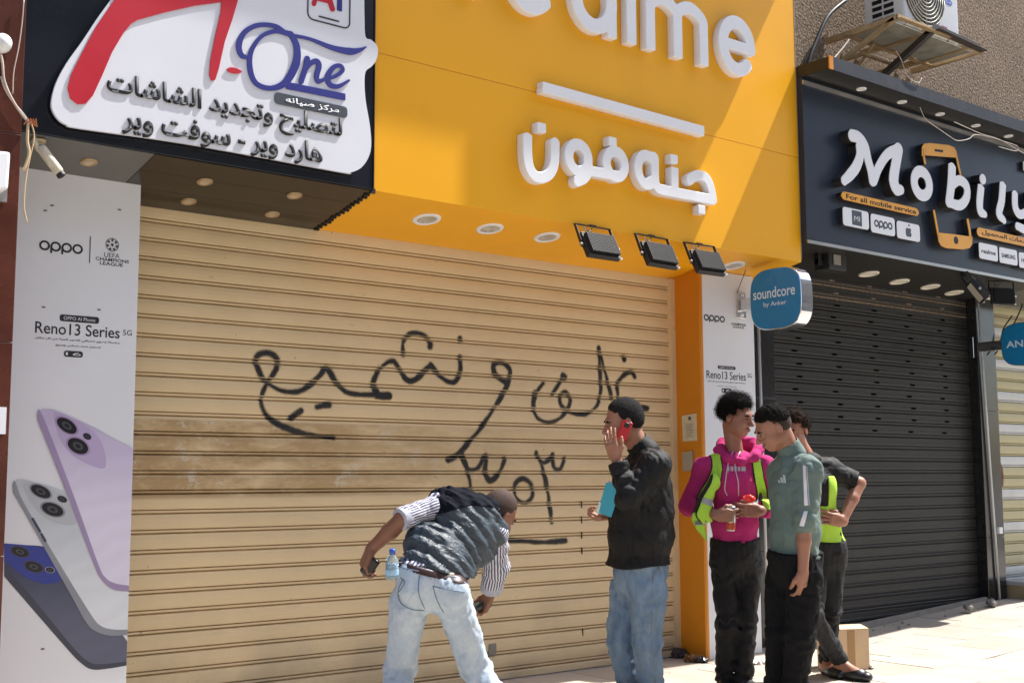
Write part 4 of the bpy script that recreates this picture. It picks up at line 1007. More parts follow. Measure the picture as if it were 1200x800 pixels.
L3([(arc(qe[0], zc, R0-rr*.5, R0, -38, -360, 40), rr, (1, 0)), ([(qe[0]-R0+.03, zc-.0), (qe[0]+R0-.04, zc-.0)], rr*.8)])
xm = [XZ(LF, c5b([p]))[0] for p in ((645, 150), (758, 190), (866, 230))]
zb = zc-R0-.045; zt = zc+R0-.03
def hump(xa, xb): return [(xa, zt-.12), (xa+.015, zt-.03), ((xa+xb)/2, zt+.02), (xb-.012, zt-.04), (xb, zt-.14), (xb, zb)]
sp = lambda P: [tuple(p) for p in catmull([np.array(p) for p in P], 5)]
L3([([(xm[0][0], zt+.03), (xm[0][0], zb)], rr*.9, (1, 1)), (sp(hump(xm[0][0], xm[1][0])), rr*.9, (0, 1)), (sp(hump(xm[1][0], xm[2][0])), rr*.9, (0, 1))])
xl = XZ(LF, c5b([(566, 100)]))[0][0]; L3([([(xl, zt+.30), (xl, zb)], rr*.9, (1, 1))])
qa = XZ(LF, c5b([(395, 30)]))[0]; xs_ = XZ(LF, c5b([(484, 60)]))[0][0]; xa = xs_-R0+.02
L3([(arc(xa, zc, R0-.02, R0, 0, 360, 40), rr), ([(xs_, zt), (xs_, zb)], rr*.9, (1, 1))])
xe = XZ(LF, c5b([(152, -40)]))[0][0]
L3([(arc(xe, zc, R0-.02, R0, -38, -360, 40), rr, (1, 0)), ([(xe-R0+.05, zc), (xe+R0-.06, zc)], rr*.8)])
xr_ = xe-R0-.28; L3([([(xr_, zt+.02), (xr_, zb)], rr*.9, (1, 1)), (sp([(xr_, zt-.12), (xr_+.04, zt-.02), (xr_+.13, zt+.02)]), rr*.9, (0, 1))])
# --- floodlights under the yellow sign
def copy_tree(o, parent=None):
    c_ = o.copy(); link(c_); c_.parent = parent
    for ch in list(o.children): copy_tree(ch, c_)
    return c_
def floodlight(lab, grp, cat='floodlight'):
    t = thing('floodlight', lab, cat, (0, 0, 0), grp)
    # hinge at origin, body hangs from it
    M = Matrix.Translation((0, -.105, -.165)) @ Matrix.Rotation(R(-27), 4, 'X')   # plate leans outwards at the bottom
    bm = BM(); add_box(bm, -.155, .155, -.004, .030, -.095, .095, M); obj('body', bm, m_darkmetal, t, bevel=.004)
    bm = BM()
    for k in range(22): x = -.140+k*.0133; add_box(bm, x-.0022, x+.0022, -.040, -.003, -.088, .088, M)
    f = obj('fin', bm, m_darkmetal, t); f.name = 'cooling_fins'
    bm = BM(); add_box(bm, -.165, -.140, -.008, .036, -.100, .100, M); add_box(bm, .140, .165, -.008, .036, -.100, .100, M); add_box(bm, -.165, .165, -.010, .036, .092, .106, M); add_box(bm, -.165, .165, -.010, .036, -.106, -.092, M)
    obj('frame', bm, m_darkmetal, t, bevel=.003)
    bm = BM(); add_box(bm, -.14, .14, .031, .033, -.088, .088, M); obj('glass', bm, m_lens, t)
    bm = BM(); c_ = M @ Vector((0, .012, 0))
    for s in (-1, 1): hexa(bm, [(s*.180-.003, c_.y-.015, c_.z-.02), (s*.180+.003, c_.y-.015, c_.z-.02), (s*.180+.003, c_.y+.015, c_.z-.02), (s*.180-.003, c_.y+.015, c_.z-.02), (s*.180-.003, -.025, -.004), (s*.180+.003, -.025, -.004), (s*.180+.003, .0, -.004), (s*.180-.003, .0, -.004)])
    add_box(bm, -.183, .183, -.026, .002, -.005, .001)
    add_box(bm, -.03, .03, -.024, .0, .001, .010)
    obj('bracket', bm, m_black, t)
    for s in (-1, 1): obj('clamp_knob', lathe([(0, .0), (.012, .0), (.012, .02), (0, .022)], 10, (s*.181, c_.y, c_.z), (s, 0, 0)), m_steel, t)
    obj('corner_clip', box(.150, .172, -.165, -.150, -.262, -.250), m_white, t)
    obj('cable', tube(catmull([(-.12, -.09, -.09), (-.1, -.03, -.02), (-.05, -.03, -.05), (.0, -.01, -.012)], 5), .004, 6), m_cabledark, t, smooth=True)
    return t
fl0 = floodlight('black floodlight under the yellow sign, nearest the white downlight on the left', 'floodlights along the lower edge of the yellow sign')
spots = [((693, 270), None), ((762, 281), 'middle black floodlight of the three under the yellow sign'), ((818, 289), 'black floodlight under the yellow sign, nearest the orange pillar')]
for i, (px, lab) in enumerate(spots):
    o = fl0 if i == 0 else copy_tree(fl0); q = onY(YF-.005, *px); o.location = (q[0], YF-.005, 2.885)
    if lab: o['label'] = lab
    o.rotation_euler = (0, R((0, .8, -.6)[i]), 0); o.scale = (.83, .83, .83)
# --- blue blade signs
def blade(xf, cy, cz, hw, hh, th, lab, name_lines, wall_y, wz):
    t = thing('projecting_sign', lab, 'sign', (xf, wall_y, cz))
    n = 56; P = []
    for k in range(n):
        a = 2*math.pi*k/n; ca, sa = math.cos(a), math.sin(a); e = 2/3.2
        P.append((cy+hw*math.copysign(abs(ca)**e, ca), cz+hh*math.copysign(abs(sa)**e, sa)))
    def ring(sc, x0, x1):
        b = BM(); A = [b.verts.new((x0, cy+(y-cy)*sc, cz+(z-cz)*sc)) for y, z in P]; B = [b.verts.new((x1, cy+(y-cy)*sc, cz+(z-cz)*sc)) for y, z in P]
        for k in range(n): b.faces.new((A[k], A[(k+1) % n], B[(k+1) % n], B[k]))
        b.faces.new(A); b.faces.new(B[::-1]); return b
    obj('chrome_rim', ring(1, xf, xf+th), m_chrome, t, bevel=.006)
    obj('blue_face', ring(.965, xf-.004, xf-.0005), m_signblue, t, bevel=.001)
    obj('blue_face', ring(.965, xf+th+.0005, xf+th+.004), m_signblue, t)
    for body, y0, y1, z0, z1, bold in name_lines:
        me = text_mesh(body, 0, 1, 0, 1, 0, depth=.0, bold=bold)
        me.transform(Matrix(((0, 0, 0, xf-.006), ((y1-y0), 0, 0, y0), (0, 0, z1-z0, z0), (0, 0, 0, 1))))
        obj('lettering', me, m_letters, t)
    obj('arm', box(xf+th*.30, xf+th*.70, wall_y, cy+hw*.98, wz-.045, wz+.045), m_chrome, t, bevel=.006)
    obj('wall_plate', box(xf+th*.12, xf+th*.88, wall_y-.0, wall_y+.012, wz-.10, wz+.10), m_chrome, t, bevel=.004)
    for z in (-.075, .075): obj('bolt', lathe([(0, 0), (.012, 0), (.012, .012), (0, .016)], 10, (xf+th*.5, wall_y, wz+z), (0, -1, 0)), m_chrome, t, smooth=True)
    return t
XF = 4.50; cy_, cz_ = -.65, 2.578
t = blade(XF, cy_, cz_, .238, .228, .13, 'blue rounded projecting sign with a chrome rim reading soundcore beside the yellow sign', [('soundcore', -.450, -.835, 2.585, 2.665, .015), ('by Anker', -.545, -.755, 2.515, 2.558, .010)], BF-.014, 2.575)
obj('hanging_wire', tube([tuple(onX(4.47, 874, 316)), (4.52, -.27, 2.66)], .003, 5), m_cabledark, t)
t = blade(8.10, -.585, 2.49, .24, .20, .12, 'blue rounded projecting sign cut off by the right edge, starting with the letters ANK', [('ANKER', -.40, -.78, 2.462, 2.525, .02)], -.06, 2.50)
wb = BM()
for pts in ([(1166, 415), (1180, 395), (1195, 365), (1200, 350)], [(1163, 408), (1172, 400), (1176, 385), (1186, 370)]):
    add_tube(wb, catmull([tuple(onY(-.14, *p)) for p in pts], 5), .007, 6)
tag(obj('sign_cable', wb, m_cabledark, None, smooth=True), 'dark drooping cable tied to the pillar behind the right blue sign', 'cable')
# --- navy sign with the white lettering
ms = thing('shop_sign', 'navy sign box with raised white Mobily lettering, orange pills and a lit canopy', 'sign', (7, -.4, 3.5))
MX0, MX1, MF = 4.848, 11.5, -.680
zb0 = 3.035
SM = lambda y: 2.965-.105*y
obj('board', prism_x(MX0, MX1, [(MF, zb0), (-.003, SM(0)), (-.003, 4.30), (MF, 4.30)]), m_navy, ms, bevel=.002)
obj('soffit', prism_x(MX0+.004, 8.26, [(MF+.004, SM(MF)-.008), (-.01, SM(0)-.006), (-.01, SM(0)-.001), (MF+.004, SM(MF)-.003)]), m_blacksof, ms)
obj('soffit', prism_x(8.264, 11.4, [(MF+.004, SM(MF)-.008), (-.01, SM(0)-.006), (-.01, SM(0)-.001), (MF+.004, SM(MF)-.003)]), mat('dusty grey soffit', (.09, .085, .075), .5), ms)
obj('lower_trim', box(MX0, MX1, MF-.012, MF-.0005, zb0-.012, zb0+.012), m_steel, ms)
obj('upper_trim', box(MX0, MX1, MF-.014, MF-.0005, 4.245, 4.275), m_steel, ms)
obj('canopy', box(MX0, MX1, -.925, -.002, 4.302, 4.395), m_blacksof, ms, bevel=.003)
obj('canopy_fascia', box(MX0+.05, MX1, -.932, -.926, 4.300, 4.402), mat('weathered black navy strip', (.018, .022, .032), .6, var=.4, vscale=9, dirt=.6, dirtcol=(.07, .07, .075)), ms)
obj('orange_end', box(MX0+.001, MX0+.048, -.936, -.926, 4.300, 4.40), m_orange, ms)
for px in ((987, 111), (1030, 127), (1070, 142), (1108, 156), (1141, 169), (1174, 181)):
    q = onZ(4.300, *px); x = q[0]; downlight(ms, (x, -.785, 4.300), .040, m_white, m_lens, (0, 0, -1), depth=.003)
for px in ((1018, 321), (1054, 330), (1090, 336), (1118, 343), (1162, 348)):
    q = on_soffit(*px, f=lambda y: SM(y)-.010); downlight(ms, q, .088, m_lens, m_lens, (0, -.105, -1), depth=.004)
cM = crop(4, 900, 140); LM = MF-.085
def SL(strokes, name='letter', m=m_white, dep=.085, msd=m_sidedark, h=.0045):
    """white face on a dark return"""
    bo = obj(name, strokes_mesh(strokes, MF-.0005, dep-.006, h), msd, ms)
    obj('letter_face', strokes_mesh(strokes, MF-dep+.0055, .006, h), m, bo)
def sM(pts, rad, n=5, flat=(0, 0)):
    P = XZ(LM, cM(pts)); Q = [tuple(p) for p in catmull([np.array(p) for p in P], n)] if n else P
    rad = rad if isinstance(rad, (list, tuple)) else [rad, rad]
    return (Q, list(np.interp(np.linspace(0, len(rad)-1, len(Q)), range(len(rad)), rad)*(1.36 if rad[0] > .02 else 1)), flat)
SL([sM([(428, 118), (432, 170), (415, 220), (385, 260), (352, 292)], [.030, .034, .036, .034, .026], flat=(1, 1)),
    sM([(388, 74), (425, 85), (455, 125), (470, 190), (484, 240), (492, 285)], [.036, .036, .034, .033, .034, .036], flat=(1, 0)),
    sM([(496, 285), (520, 225), (560, 165), (612, 140)], [.034, .032, .032, .036], flat=(0, 0)),
    sM([(612, 142), (598, 220), (590, 285), (604, 325), (625, 330)], [.042, .042, .045, .040, .028])])
q = XZ(LM, cM([(722, 300)]))[0]
SL([(arc(q[0], q[1], .108, .100, 0, 360, 34), .047)])
SL([sM([(864, 215), (860, 300), (850, 385)], [.040, .040, .038], flat=(1, 0)), sM([(856, 318), (895, 285), (930, 310), (932, 365), (900, 402), (850, 388)], [.028, .032, .034, .034, .033, .030])])
SL([sM([(1000, 312), (993, 390), (998, 430), (1018, 445)], [.036, .036, .034, .022], flat=(1, 0))])
SL([(XZ(LM, cM([(1007, 280), (1008, 280)])), .046)], 'letter_dot')
SL([sM([(1102, 300), (1096, 380), (1084, 440), (1108, 474)], [.036, .036, .034, .022], flat=(1, 0))])
SL([sM([(1158, 342), (1160, 410), (1182, 445), (1215, 430), (1245, 385), (1250, 350)], [.034, .034, .030, .030, .034, .034], flat=(1, 1)), sM([(1248, 380), (1240, 470), (1215, 515), (1170, 500)], [.034, .034, .032, .026])])
am = dict(m=m_amber, dep=.055)
LM = MF-.055
def plateM(pts, m, dep, name, rnd=0, par=None):
    P = XZ(MF-dep, cM(pts))
    if rnd: P = [tuple(p) for p in catmull([np.array(p) for p in P], rnd)]
    body = obj(name, curve_mesh([P], MF-.0005, dep-.004), m_sidedark, par or ms)
    obj('face', curve_mesh([P], MF-dep+.0035, .004), m, body); return body
def cardM(x0, y0, x1, y1, m, dep, name, rad=.03):
    A, B, C_, D_ = XZ(MF-dep, cM([(x0, y0[0]), (x1, y0[1]), (x1, y1[1]), (x0, y1[0])]))
    zt, zb = (A[1]+B[1])/2, (C_[1]+D_[1])/2; L = rrect(A[0], B[0], zb, zt, rad)
    body = obj(name, curve_mesh([L], MF-.0005, dep-.004), m_sidedark, ms); obj('face', curve_mesh([L], MF-dep+.0035, .004), m, body)
    return A[0], B[0], zb, zt, body
def mring(lo, hi, name):   # phone icon halves
    pass
for s_ in (sM([(737, 205), (731, 170), (728, 140)], .012, 0), sM([(880, 150), (893, 215), (903, 258)], .012, 0)): SL([s_], 'phone_icon_side', m=m_amber, dep=.055)
plateM([(722, 172), (722, 128), (733, 114), (758, 111), (850, 121), (874, 132), (883, 152), (888, 180), (735, 168)], m_amber, .055, 'phone_icon_top')
P = XZ(MF-.056, cM([(784, 145), (818, 149)])); obj('slot', strokes_mesh([(P, .010)], MF-.0555, .001, h=.003), m_ink, ms)
for s_ in (sM([(779, 430), (790, 490), (800, 545)], .012, 0), sM([(937, 472), (946, 520), (950, 560)], .014, 0)): SL([s_], 'phone_icon_side', m=m_amber, dep=.055)
plateM([(794, 530), (870, 538), (958, 550), (957, 585), (945, 603), (915, 609), (835, 603), (812, 592), (800, 570)], m_amber, .055, 'phone_icon_base')
P = XZ(MF-.056, cM([(881, 566), (882, 566)])); obj('home_button', strokes_mesh([(P, .032)], MF-.0555, .001, h=.003), m_ink, ms)
def text_in(card, body, f, m, bold=.02, mesh=None):
    x0, x1, z0, z1, par = card; w, h = x1-x0, z1-z0
    obj('lettering', text_mesh(body, x0+w*f[0], x0+w*f[1], z0+h*f[2], z0+h*f[3], MF-par['d']-.0006, depth=.0008, bold=bold), m, par)
pill = cardM(342, (325, 428), 707, (362, 465), m_amber, .045, 'orange_pill', .045); pill[4]['d'] = .045
text_in(pill, 'For all mobile service', (.06, .96, .18, .80), m_ink, .018)
cA = cardM(350, (412, 430), 471, (495, 517), m_white, .045, 'logo_card', .028); cA[4]['d'] = .045
x0, x1, z0, z1, par = cA; w, h = x1-x0, z1-z0
obj('logo', curve_mesh([[(x0+w*.34, z0+h*.12), (x0+w*.72, z0+h*.12), (x0+w*.72, z0+h*.92), (x0+w*.34, z0+h*.92)]], MF-.0455, .001), m_greyink, par)
obj('lettering', text_mesh('MI', x0+w*.42, x0+w*.64, z0+h*.35, z0+h*.62, MF-.0470, depth=.0006), m_board, par)
cB = cardM(481, (443, 461), 593, (528, 547), m_white, .045, 'logo_card', .028)
x0, x1, z0, z1, par = cB; w, h = x1-x0, z1-z0
oppo(par, x0+w*.14, x0+w*.88, z0+h*.26, z0+h*.68, MF-.0455, m_greyink, r=.0075)
cC = cardM(603, (475, 494), 710, (555, 574), m_white, .045, 'logo_card', .028)
x0, x1, z0, z1, par = cC; w, h = x1-x0, z1-z0; cx_, cz2 = x0+w*.5, z0+h*.44
ap = []
for k in range(40):
    a = 2*math.pi*k/40; rad = h*.30*(1-.10*math.cos(2*a+math.pi)**2+.05*abs(math.cos(a))); x = cx_+rad*1.0*math.cos(a); z = cz2+rad*math.sin(a)-(h*.05*math.exp(-((x-cx_)/(h*.1))**2) if math.sin(a) > 0 else -h*.03*math.exp(-((x-cx_)/(h*.1))**2))
    dx, dz_ = x-(cx_+h*.36), z-(cz2+h*.05); dd = math.hypot(dx, dz_)
    if dd < h*.15: x, z = cx_+h*.36+dx/dd*h*.15, cz2+h*.05+dz_/dd*h*.15
    ap.append((x, z))
obj('logo', curve_mesh([ap], MF-.0455, .001), m_greyink, par)
obj('logo', strokes_mesh([([(cx_+h*.01, z0+h*.80), (cx_+h*.06, z0+h*.86), (cx_+h*.10, z0+h*.92)], [.003, .009, .002])], MF-.0455, .001, h=.002), m_greyink, par)
LMx = None
p2 = cardM(978, (498, 588), 1330, (538, 630), m_amber, .045, 'orange_pill', .045); p2[4]['d'] = .045
text_in(p2, shape_ar('لجميع خدمات المحمول'), (.06, .94, .12, .84), m_ink, .022)
for (xa, ya, yc, xb, body) in ((988, (577, 592), (650, 665), 1075, 'realme'), (1083, (598, 614), (669, 685), 1167, 'SAMSUNG'), (1175, (620, 640), (690, 710), 1262, 'HUAWEI')):
    k_ = cardM(xa, ya, xb, yc, m_white, .045, 'logo_card', .024); k_[4]['d'] = .045; text_in(k_, body, (.12, .88, .36, .64), m_ink, .02)
q1_ = cardM(1196, (205, 208), 1260, (245, 250), m_white, .03, 'logo_card', .008)
b = BM()
for pts in ([(1160, 292), (1163, 296), (1164, 300)],): pass
# fittings under the navy sign
def small_flood(px, yy, lab, rot, sc=1.):
    o = copy_tree(fl0); q = onY(yy, *px); o.location = tuple(q); o.rotation_euler = rot; o.scale = (sc,)*3; o['label'] = lab; o['group'] = 'floodlights under the navy sign'; return o
small_flood((1128, 322), -.66, 'black floodlight turned sideways under the navy sign above the granite pillar', (R(-8), 0, R(38)), .95)
small_flood((1172, 330), -.60, 'dark floodlight with a small white box under the navy sign near the right edge', (R(20), 0, R(-25)), .7)
t = thing('security_camera', 'dark metal bracket and box camera hanging under the left end of the navy sign', 'camera', tuple(onY(-.5, 962, 300)))
q = onY(-.5, 966, 303)
obj('housing', box(q[0]-.02, q[0]+.20, -.56, -.42, q[2]-.09, q[2]+.06), m_darkmetal, t, bevel=.008)
obj('bracket', box(q[0]-.10, q[0]-.06, -.52, -.48, q[2]-.06, 3.03), m_black, t)
obj('cross_arm', box(q[0]-.10, q[0]+.0, -.515, -.485, q[2]-.05, q[2]-.015), m_black, t)
obj('lens_tip', lathe([(0, 0), (.022, 0), (.018, .03), (0, .035)], 12, (q[0]+.20, -.49, q[2]-.01), (1, 0, 0)), m_white, t)
obj('terminal', box(q[0]+.03, q[0]+.12, -.568, -.56, q[2]-.05, q[2]+.03), m_conc, t, bevel=.003)
# cctv camera at the left sign
t = thing('security_camera', 'small white bullet camera under the left end of the black sign', 'camera', tuple(onY(-.6, 45, 165)))
A, B = Vector(onY(-.62, 47, 172)), Vector(onY(-.66, 70, 203)); d = (B-A).normalized()
obj('housing', lathe([(0, 0), (.022, .004), (.024, .02), (.024, (B-A).length-.01), (.020, (B-A).length)], 16, A, d), mat('grubby white plastic', (.55, .50, .40), .5, var=.2, vscale=30, dirt=.5, dirtcol=(.2, .14, .08)), t, smooth=True)
obj('lens_ring', lathe([(0, 0), (.020, 0), (.021, .018), (.016, .020), (0, .012)], 16, B, d), m_black, t)
obj('mount', tube(catmull([tuple(A+Vector((-.005, .03, .03))), tuple(A+Vector((-.025, .01, .035))), tuple(A+Vector((-.01, 0, -.01))), tuple(A+d*.06)], 5), .013, 8), bpy.data.materials['grubby white plastic'], t, smooth=True)
q = A+Vector((0, .03, .038)); obj('mount_plate', lathe([(0, 0), (.035, 0), (.033, .012), (0, .014)], 16, q, (0, 0, -1)), mat('beige plate', (.45, .36, .2), .6), t)

# --- air conditioner on the upper wall
ac = thing('air_conditioner', 'white outdoor air conditioner unit on a rusty shelf high on the brown wall', 'air conditioner', (6.7, -.4, 5.1))
AX0, AX1, AY0, AY1, AZ0, AZ1 = 6.33, 7.17, -.62, -.22, 5.09, 5.78
m_acw = mat('off white enamelled casing', (.62, .63, .64), .35, var=.05, vscale=3, dirt=.3, dirtcol=(.32, .28, .22))
m_rust = mat('rusty cream angle iron', (.42, .30, .16), .7, var=.3, vscale=9, dirt=.8, dirtcol=(.28, .12, .03))
obj('casing', box(AX0, AX1, AY0, AY1, AZ0, AZ1), m_acw, ac, bevel=.02, seg=3)
fc = ((AX0+AX1)/2-.11, AY0, AZ0+.34)
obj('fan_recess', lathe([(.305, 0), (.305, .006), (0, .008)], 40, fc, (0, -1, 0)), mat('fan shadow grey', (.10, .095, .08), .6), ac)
for k in range(9):
    rr_ = .03+k*.033
    obj('guard_ring', tube([(fc[0]+rr_*math.cos(R(a)), AY0-.022+k*.0012, fc[2]+rr_*math.sin(R(a))) for a in range(0, 361, 15)], .0048, 6), mat('greyed guard wire', (.50, .48, .40), .5), ac, smooth=True)
b = BM()
for a in range(0, 360, 45): add_tube(b, [(fc[0]+.03*math.cos(R(a)), AY0-.02, fc[2]+.03*math.sin(R(a))), (fc[0]+.30*math.cos(R(a)), AY0-.012, fc[2]+.30*math.sin(R(a)))], .003, 5)
obj('guard_spokes', b, bpy.data.materials['greyed guard wire'], ac)
obj('fan_hub', lathe([(0, .03), (.026, .028), (.03, .01), (.03, 0)], 18, fc, (0, -1, 0)), m_white, ac, smooth=True)
q = onY(AY0-.003, 1112, 3); L = arc(q[0], q[2], .055, .026, 0, 350, 26); obj('oval_logo', curve_mesh([L], AY0-.0005, .002), mat('mid blue enamel', (.03, .09, .42), .3), ac)
obj('lettering', text_mesh('Carrier', q[0]-.04, q[0]+.04, q[2]-.012, q[2]+.012, AY0-.003, depth=.0005), m_white, ac)
q = onY(AY0-.001, 1107, 32); b = BM()
for k in range(9): add_box(b, q[0]-.045+k*.010, q[0]-.039+k*.010, AY0-.0015, AY0-.0005, q[2]-.006, q[2]+.006)
o = obj('faded_print', b, mat('faded red print', (.5, .12, .1), .5), ac); o['kind'] = 'stuff'
for col_ in range(2):
    for k in range(9):
        z = AZ0+.07+k*.058; y0 = AY0+.10+col_*.115
        obj('louvre', box(AX0-.004, AX0+.004, y0, y0+.095, z, z+.036), m_void, ac)
b = BM()
for col_ in range(2):
    for k in range(9): z = AZ0+.07+k*.058; y0 = AY0+.10+col_*.115; hexa(b, [(AX0-.002, y0-.008, z+.036), (AX0-.014, y0-.008, z+.030), (AX0-.014, y0+.103, z+.030), (AX0-.002, y0+.103, z+.036), (AX0-.002, y0-.008, z+.046), (AX0-.016, y0-.008, z+.036), (AX0-.016, y0+.103, z+.036), (AX0-.002, y0+.103, z+.046)])
obj('louvre_hoods', b, m_acw, ac)
sh = thing('wall_shelf', 'rusty steel bracket shelf holding the air conditioner on the brown wall', 'shelf', (6.7, -.3, 5))
def Lbar(p, q, w=.035, t_=.005, m=m_rust, name='angle_bar', up=(0, 0, 1)):
    p, q = Vector(p), Vector(q); d = (q-p).normalized(); a = Vector(up); a = (a-d*a.dot(d)).normalized(); s = d.cross(a); b = BM()
    for (s0, s1, a0, a1) in ((0, w, 0, t_), (0, t_, t_+.0002, w)):
        P = [o_+s*x+a*y for o_ in (p, q) for x, y in ((s0, a0), (s1, a0), (s1, a1), (s0, a1))]; hexa(b, [P[0], P[1], P[2], P[3], P[4], P[5], P[6], P[7]])
    obj(name, b, m, sh)
zs0 = 5.03
qa, qb, qc, qd = onZ(zs0, 1010, 60), onZ(zs0, 1062, 30), onZ(zs0, 1149, 70), onZ(zs0, 1092, 96)
x0s, x1s = 6.06, 7.34
Lbar((x0s, -.72, zs0), (x1s, -.72, zs0), .05); Lbar((x0s, -.20, zs0), (x1s, -.20, zs0), .05)
for x in (x0s, 6.55, 7.15, x1s): Lbar((x, -.74, zs0-.003), (x, -.005, zs0-.003), .045)
for x in (6.35, 7.0): Lbar((x, -.62, zs0+.03), (x, -.2, zs0+.03), .04)
Lbar((x0s, -.02, 4.72), (x0s, -.02, 5.7), .045); Lbar((6.75, -.02, 4.62), (6.75, -.02, 5.05), .045)
m_dkbar = mat('dark brown steel strut', (.055, .042, .035), .5, var=.2)
Lbar((6.55, -.74, zs0), (6.55, -.03, 4.66), .05, m=m_dkbar, name='strut'); Lbar((6.56, -.735, zs0+.01), (7.30, -.735, zs0-.02), .075, m=m_dkbar, name='front_bar')
Lbar((x0s, -.70, zs0), (x0s, -.03, 4.76), .035, name='strut')
Lbar((x0s+.02, -.04, 4.80), (6.9, -.04, 4.80), .04); Lbar((x0s+.10, -.30, 4.86), (6.7, -.30, 4.86), .03); Lbar((x0s+.1, -.30, 4.86), (x0s+.1, -.02, 4.86), .03); Lbar((6.68, -.30, 4.86), (6.68, -.02, 4.86), .03); Lbar((6.40, -.02, 4.78), (6.40, -.28, 5.02), .03, name='strut')
obj('tray', box(x0s+.06, 6.53, -.66, -.26, zs0+.006, zs0+.012), mat('pale dusty tray sheet', (.34, .32, .26), .6, var=.3, vscale=8, dirt=.5), sh); obj('tray', box(6.62, 7.29, -.66, -.26, zs0+.006, zs0+.012), bpy.data.materials['pale dusty tray sheet'], sh)
for (pts, yy, r_, m_, lab) in (([(992, 0), (975, 14), (966, 27), (957, 48), (949, 68), (944, 86)], -.06, .018, m_cabledark, 'thick dark insulated pipe curving down the brown wall left of the air conditioner'),
                               ([(1003, 34), (995, 47), (985, 60), (972, 74), (962, 79)], -.04, .009, m_cable, 'thin pale pipe on the brown wall beside the dark one')):
    tag(obj('wall_pipe', tube(catmull([tuple(onY(yy, *p)) for p in pts], 6), r_, 8), m_, None, smooth=True), lab, 'pipe')
wb = BM()
for pts in ([(1078, 126), (1085, 140), (1100, 151), (1113, 160), (1122, 165), (1135, 163), (1143, 158), (1160, 161), (1180, 167), (1193, 172), (1190, 177), (1170, 172)], [(1050, 60), (1056, 70), (1064, 90), (1076, 97), (1080, 92)], [(1118, 143), (1150, 157), (1172, 164), (1200, 180)]):
    add_tube(wb, catmull([tuple(onY(-.94, *p)) for p in pts], 5), .003, 5)
tag(obj('loose_wire', wb, m_cable, None, smooth=True), 'loose pale wires lying along the canopy edge above the Mobily lettering', 'wire')

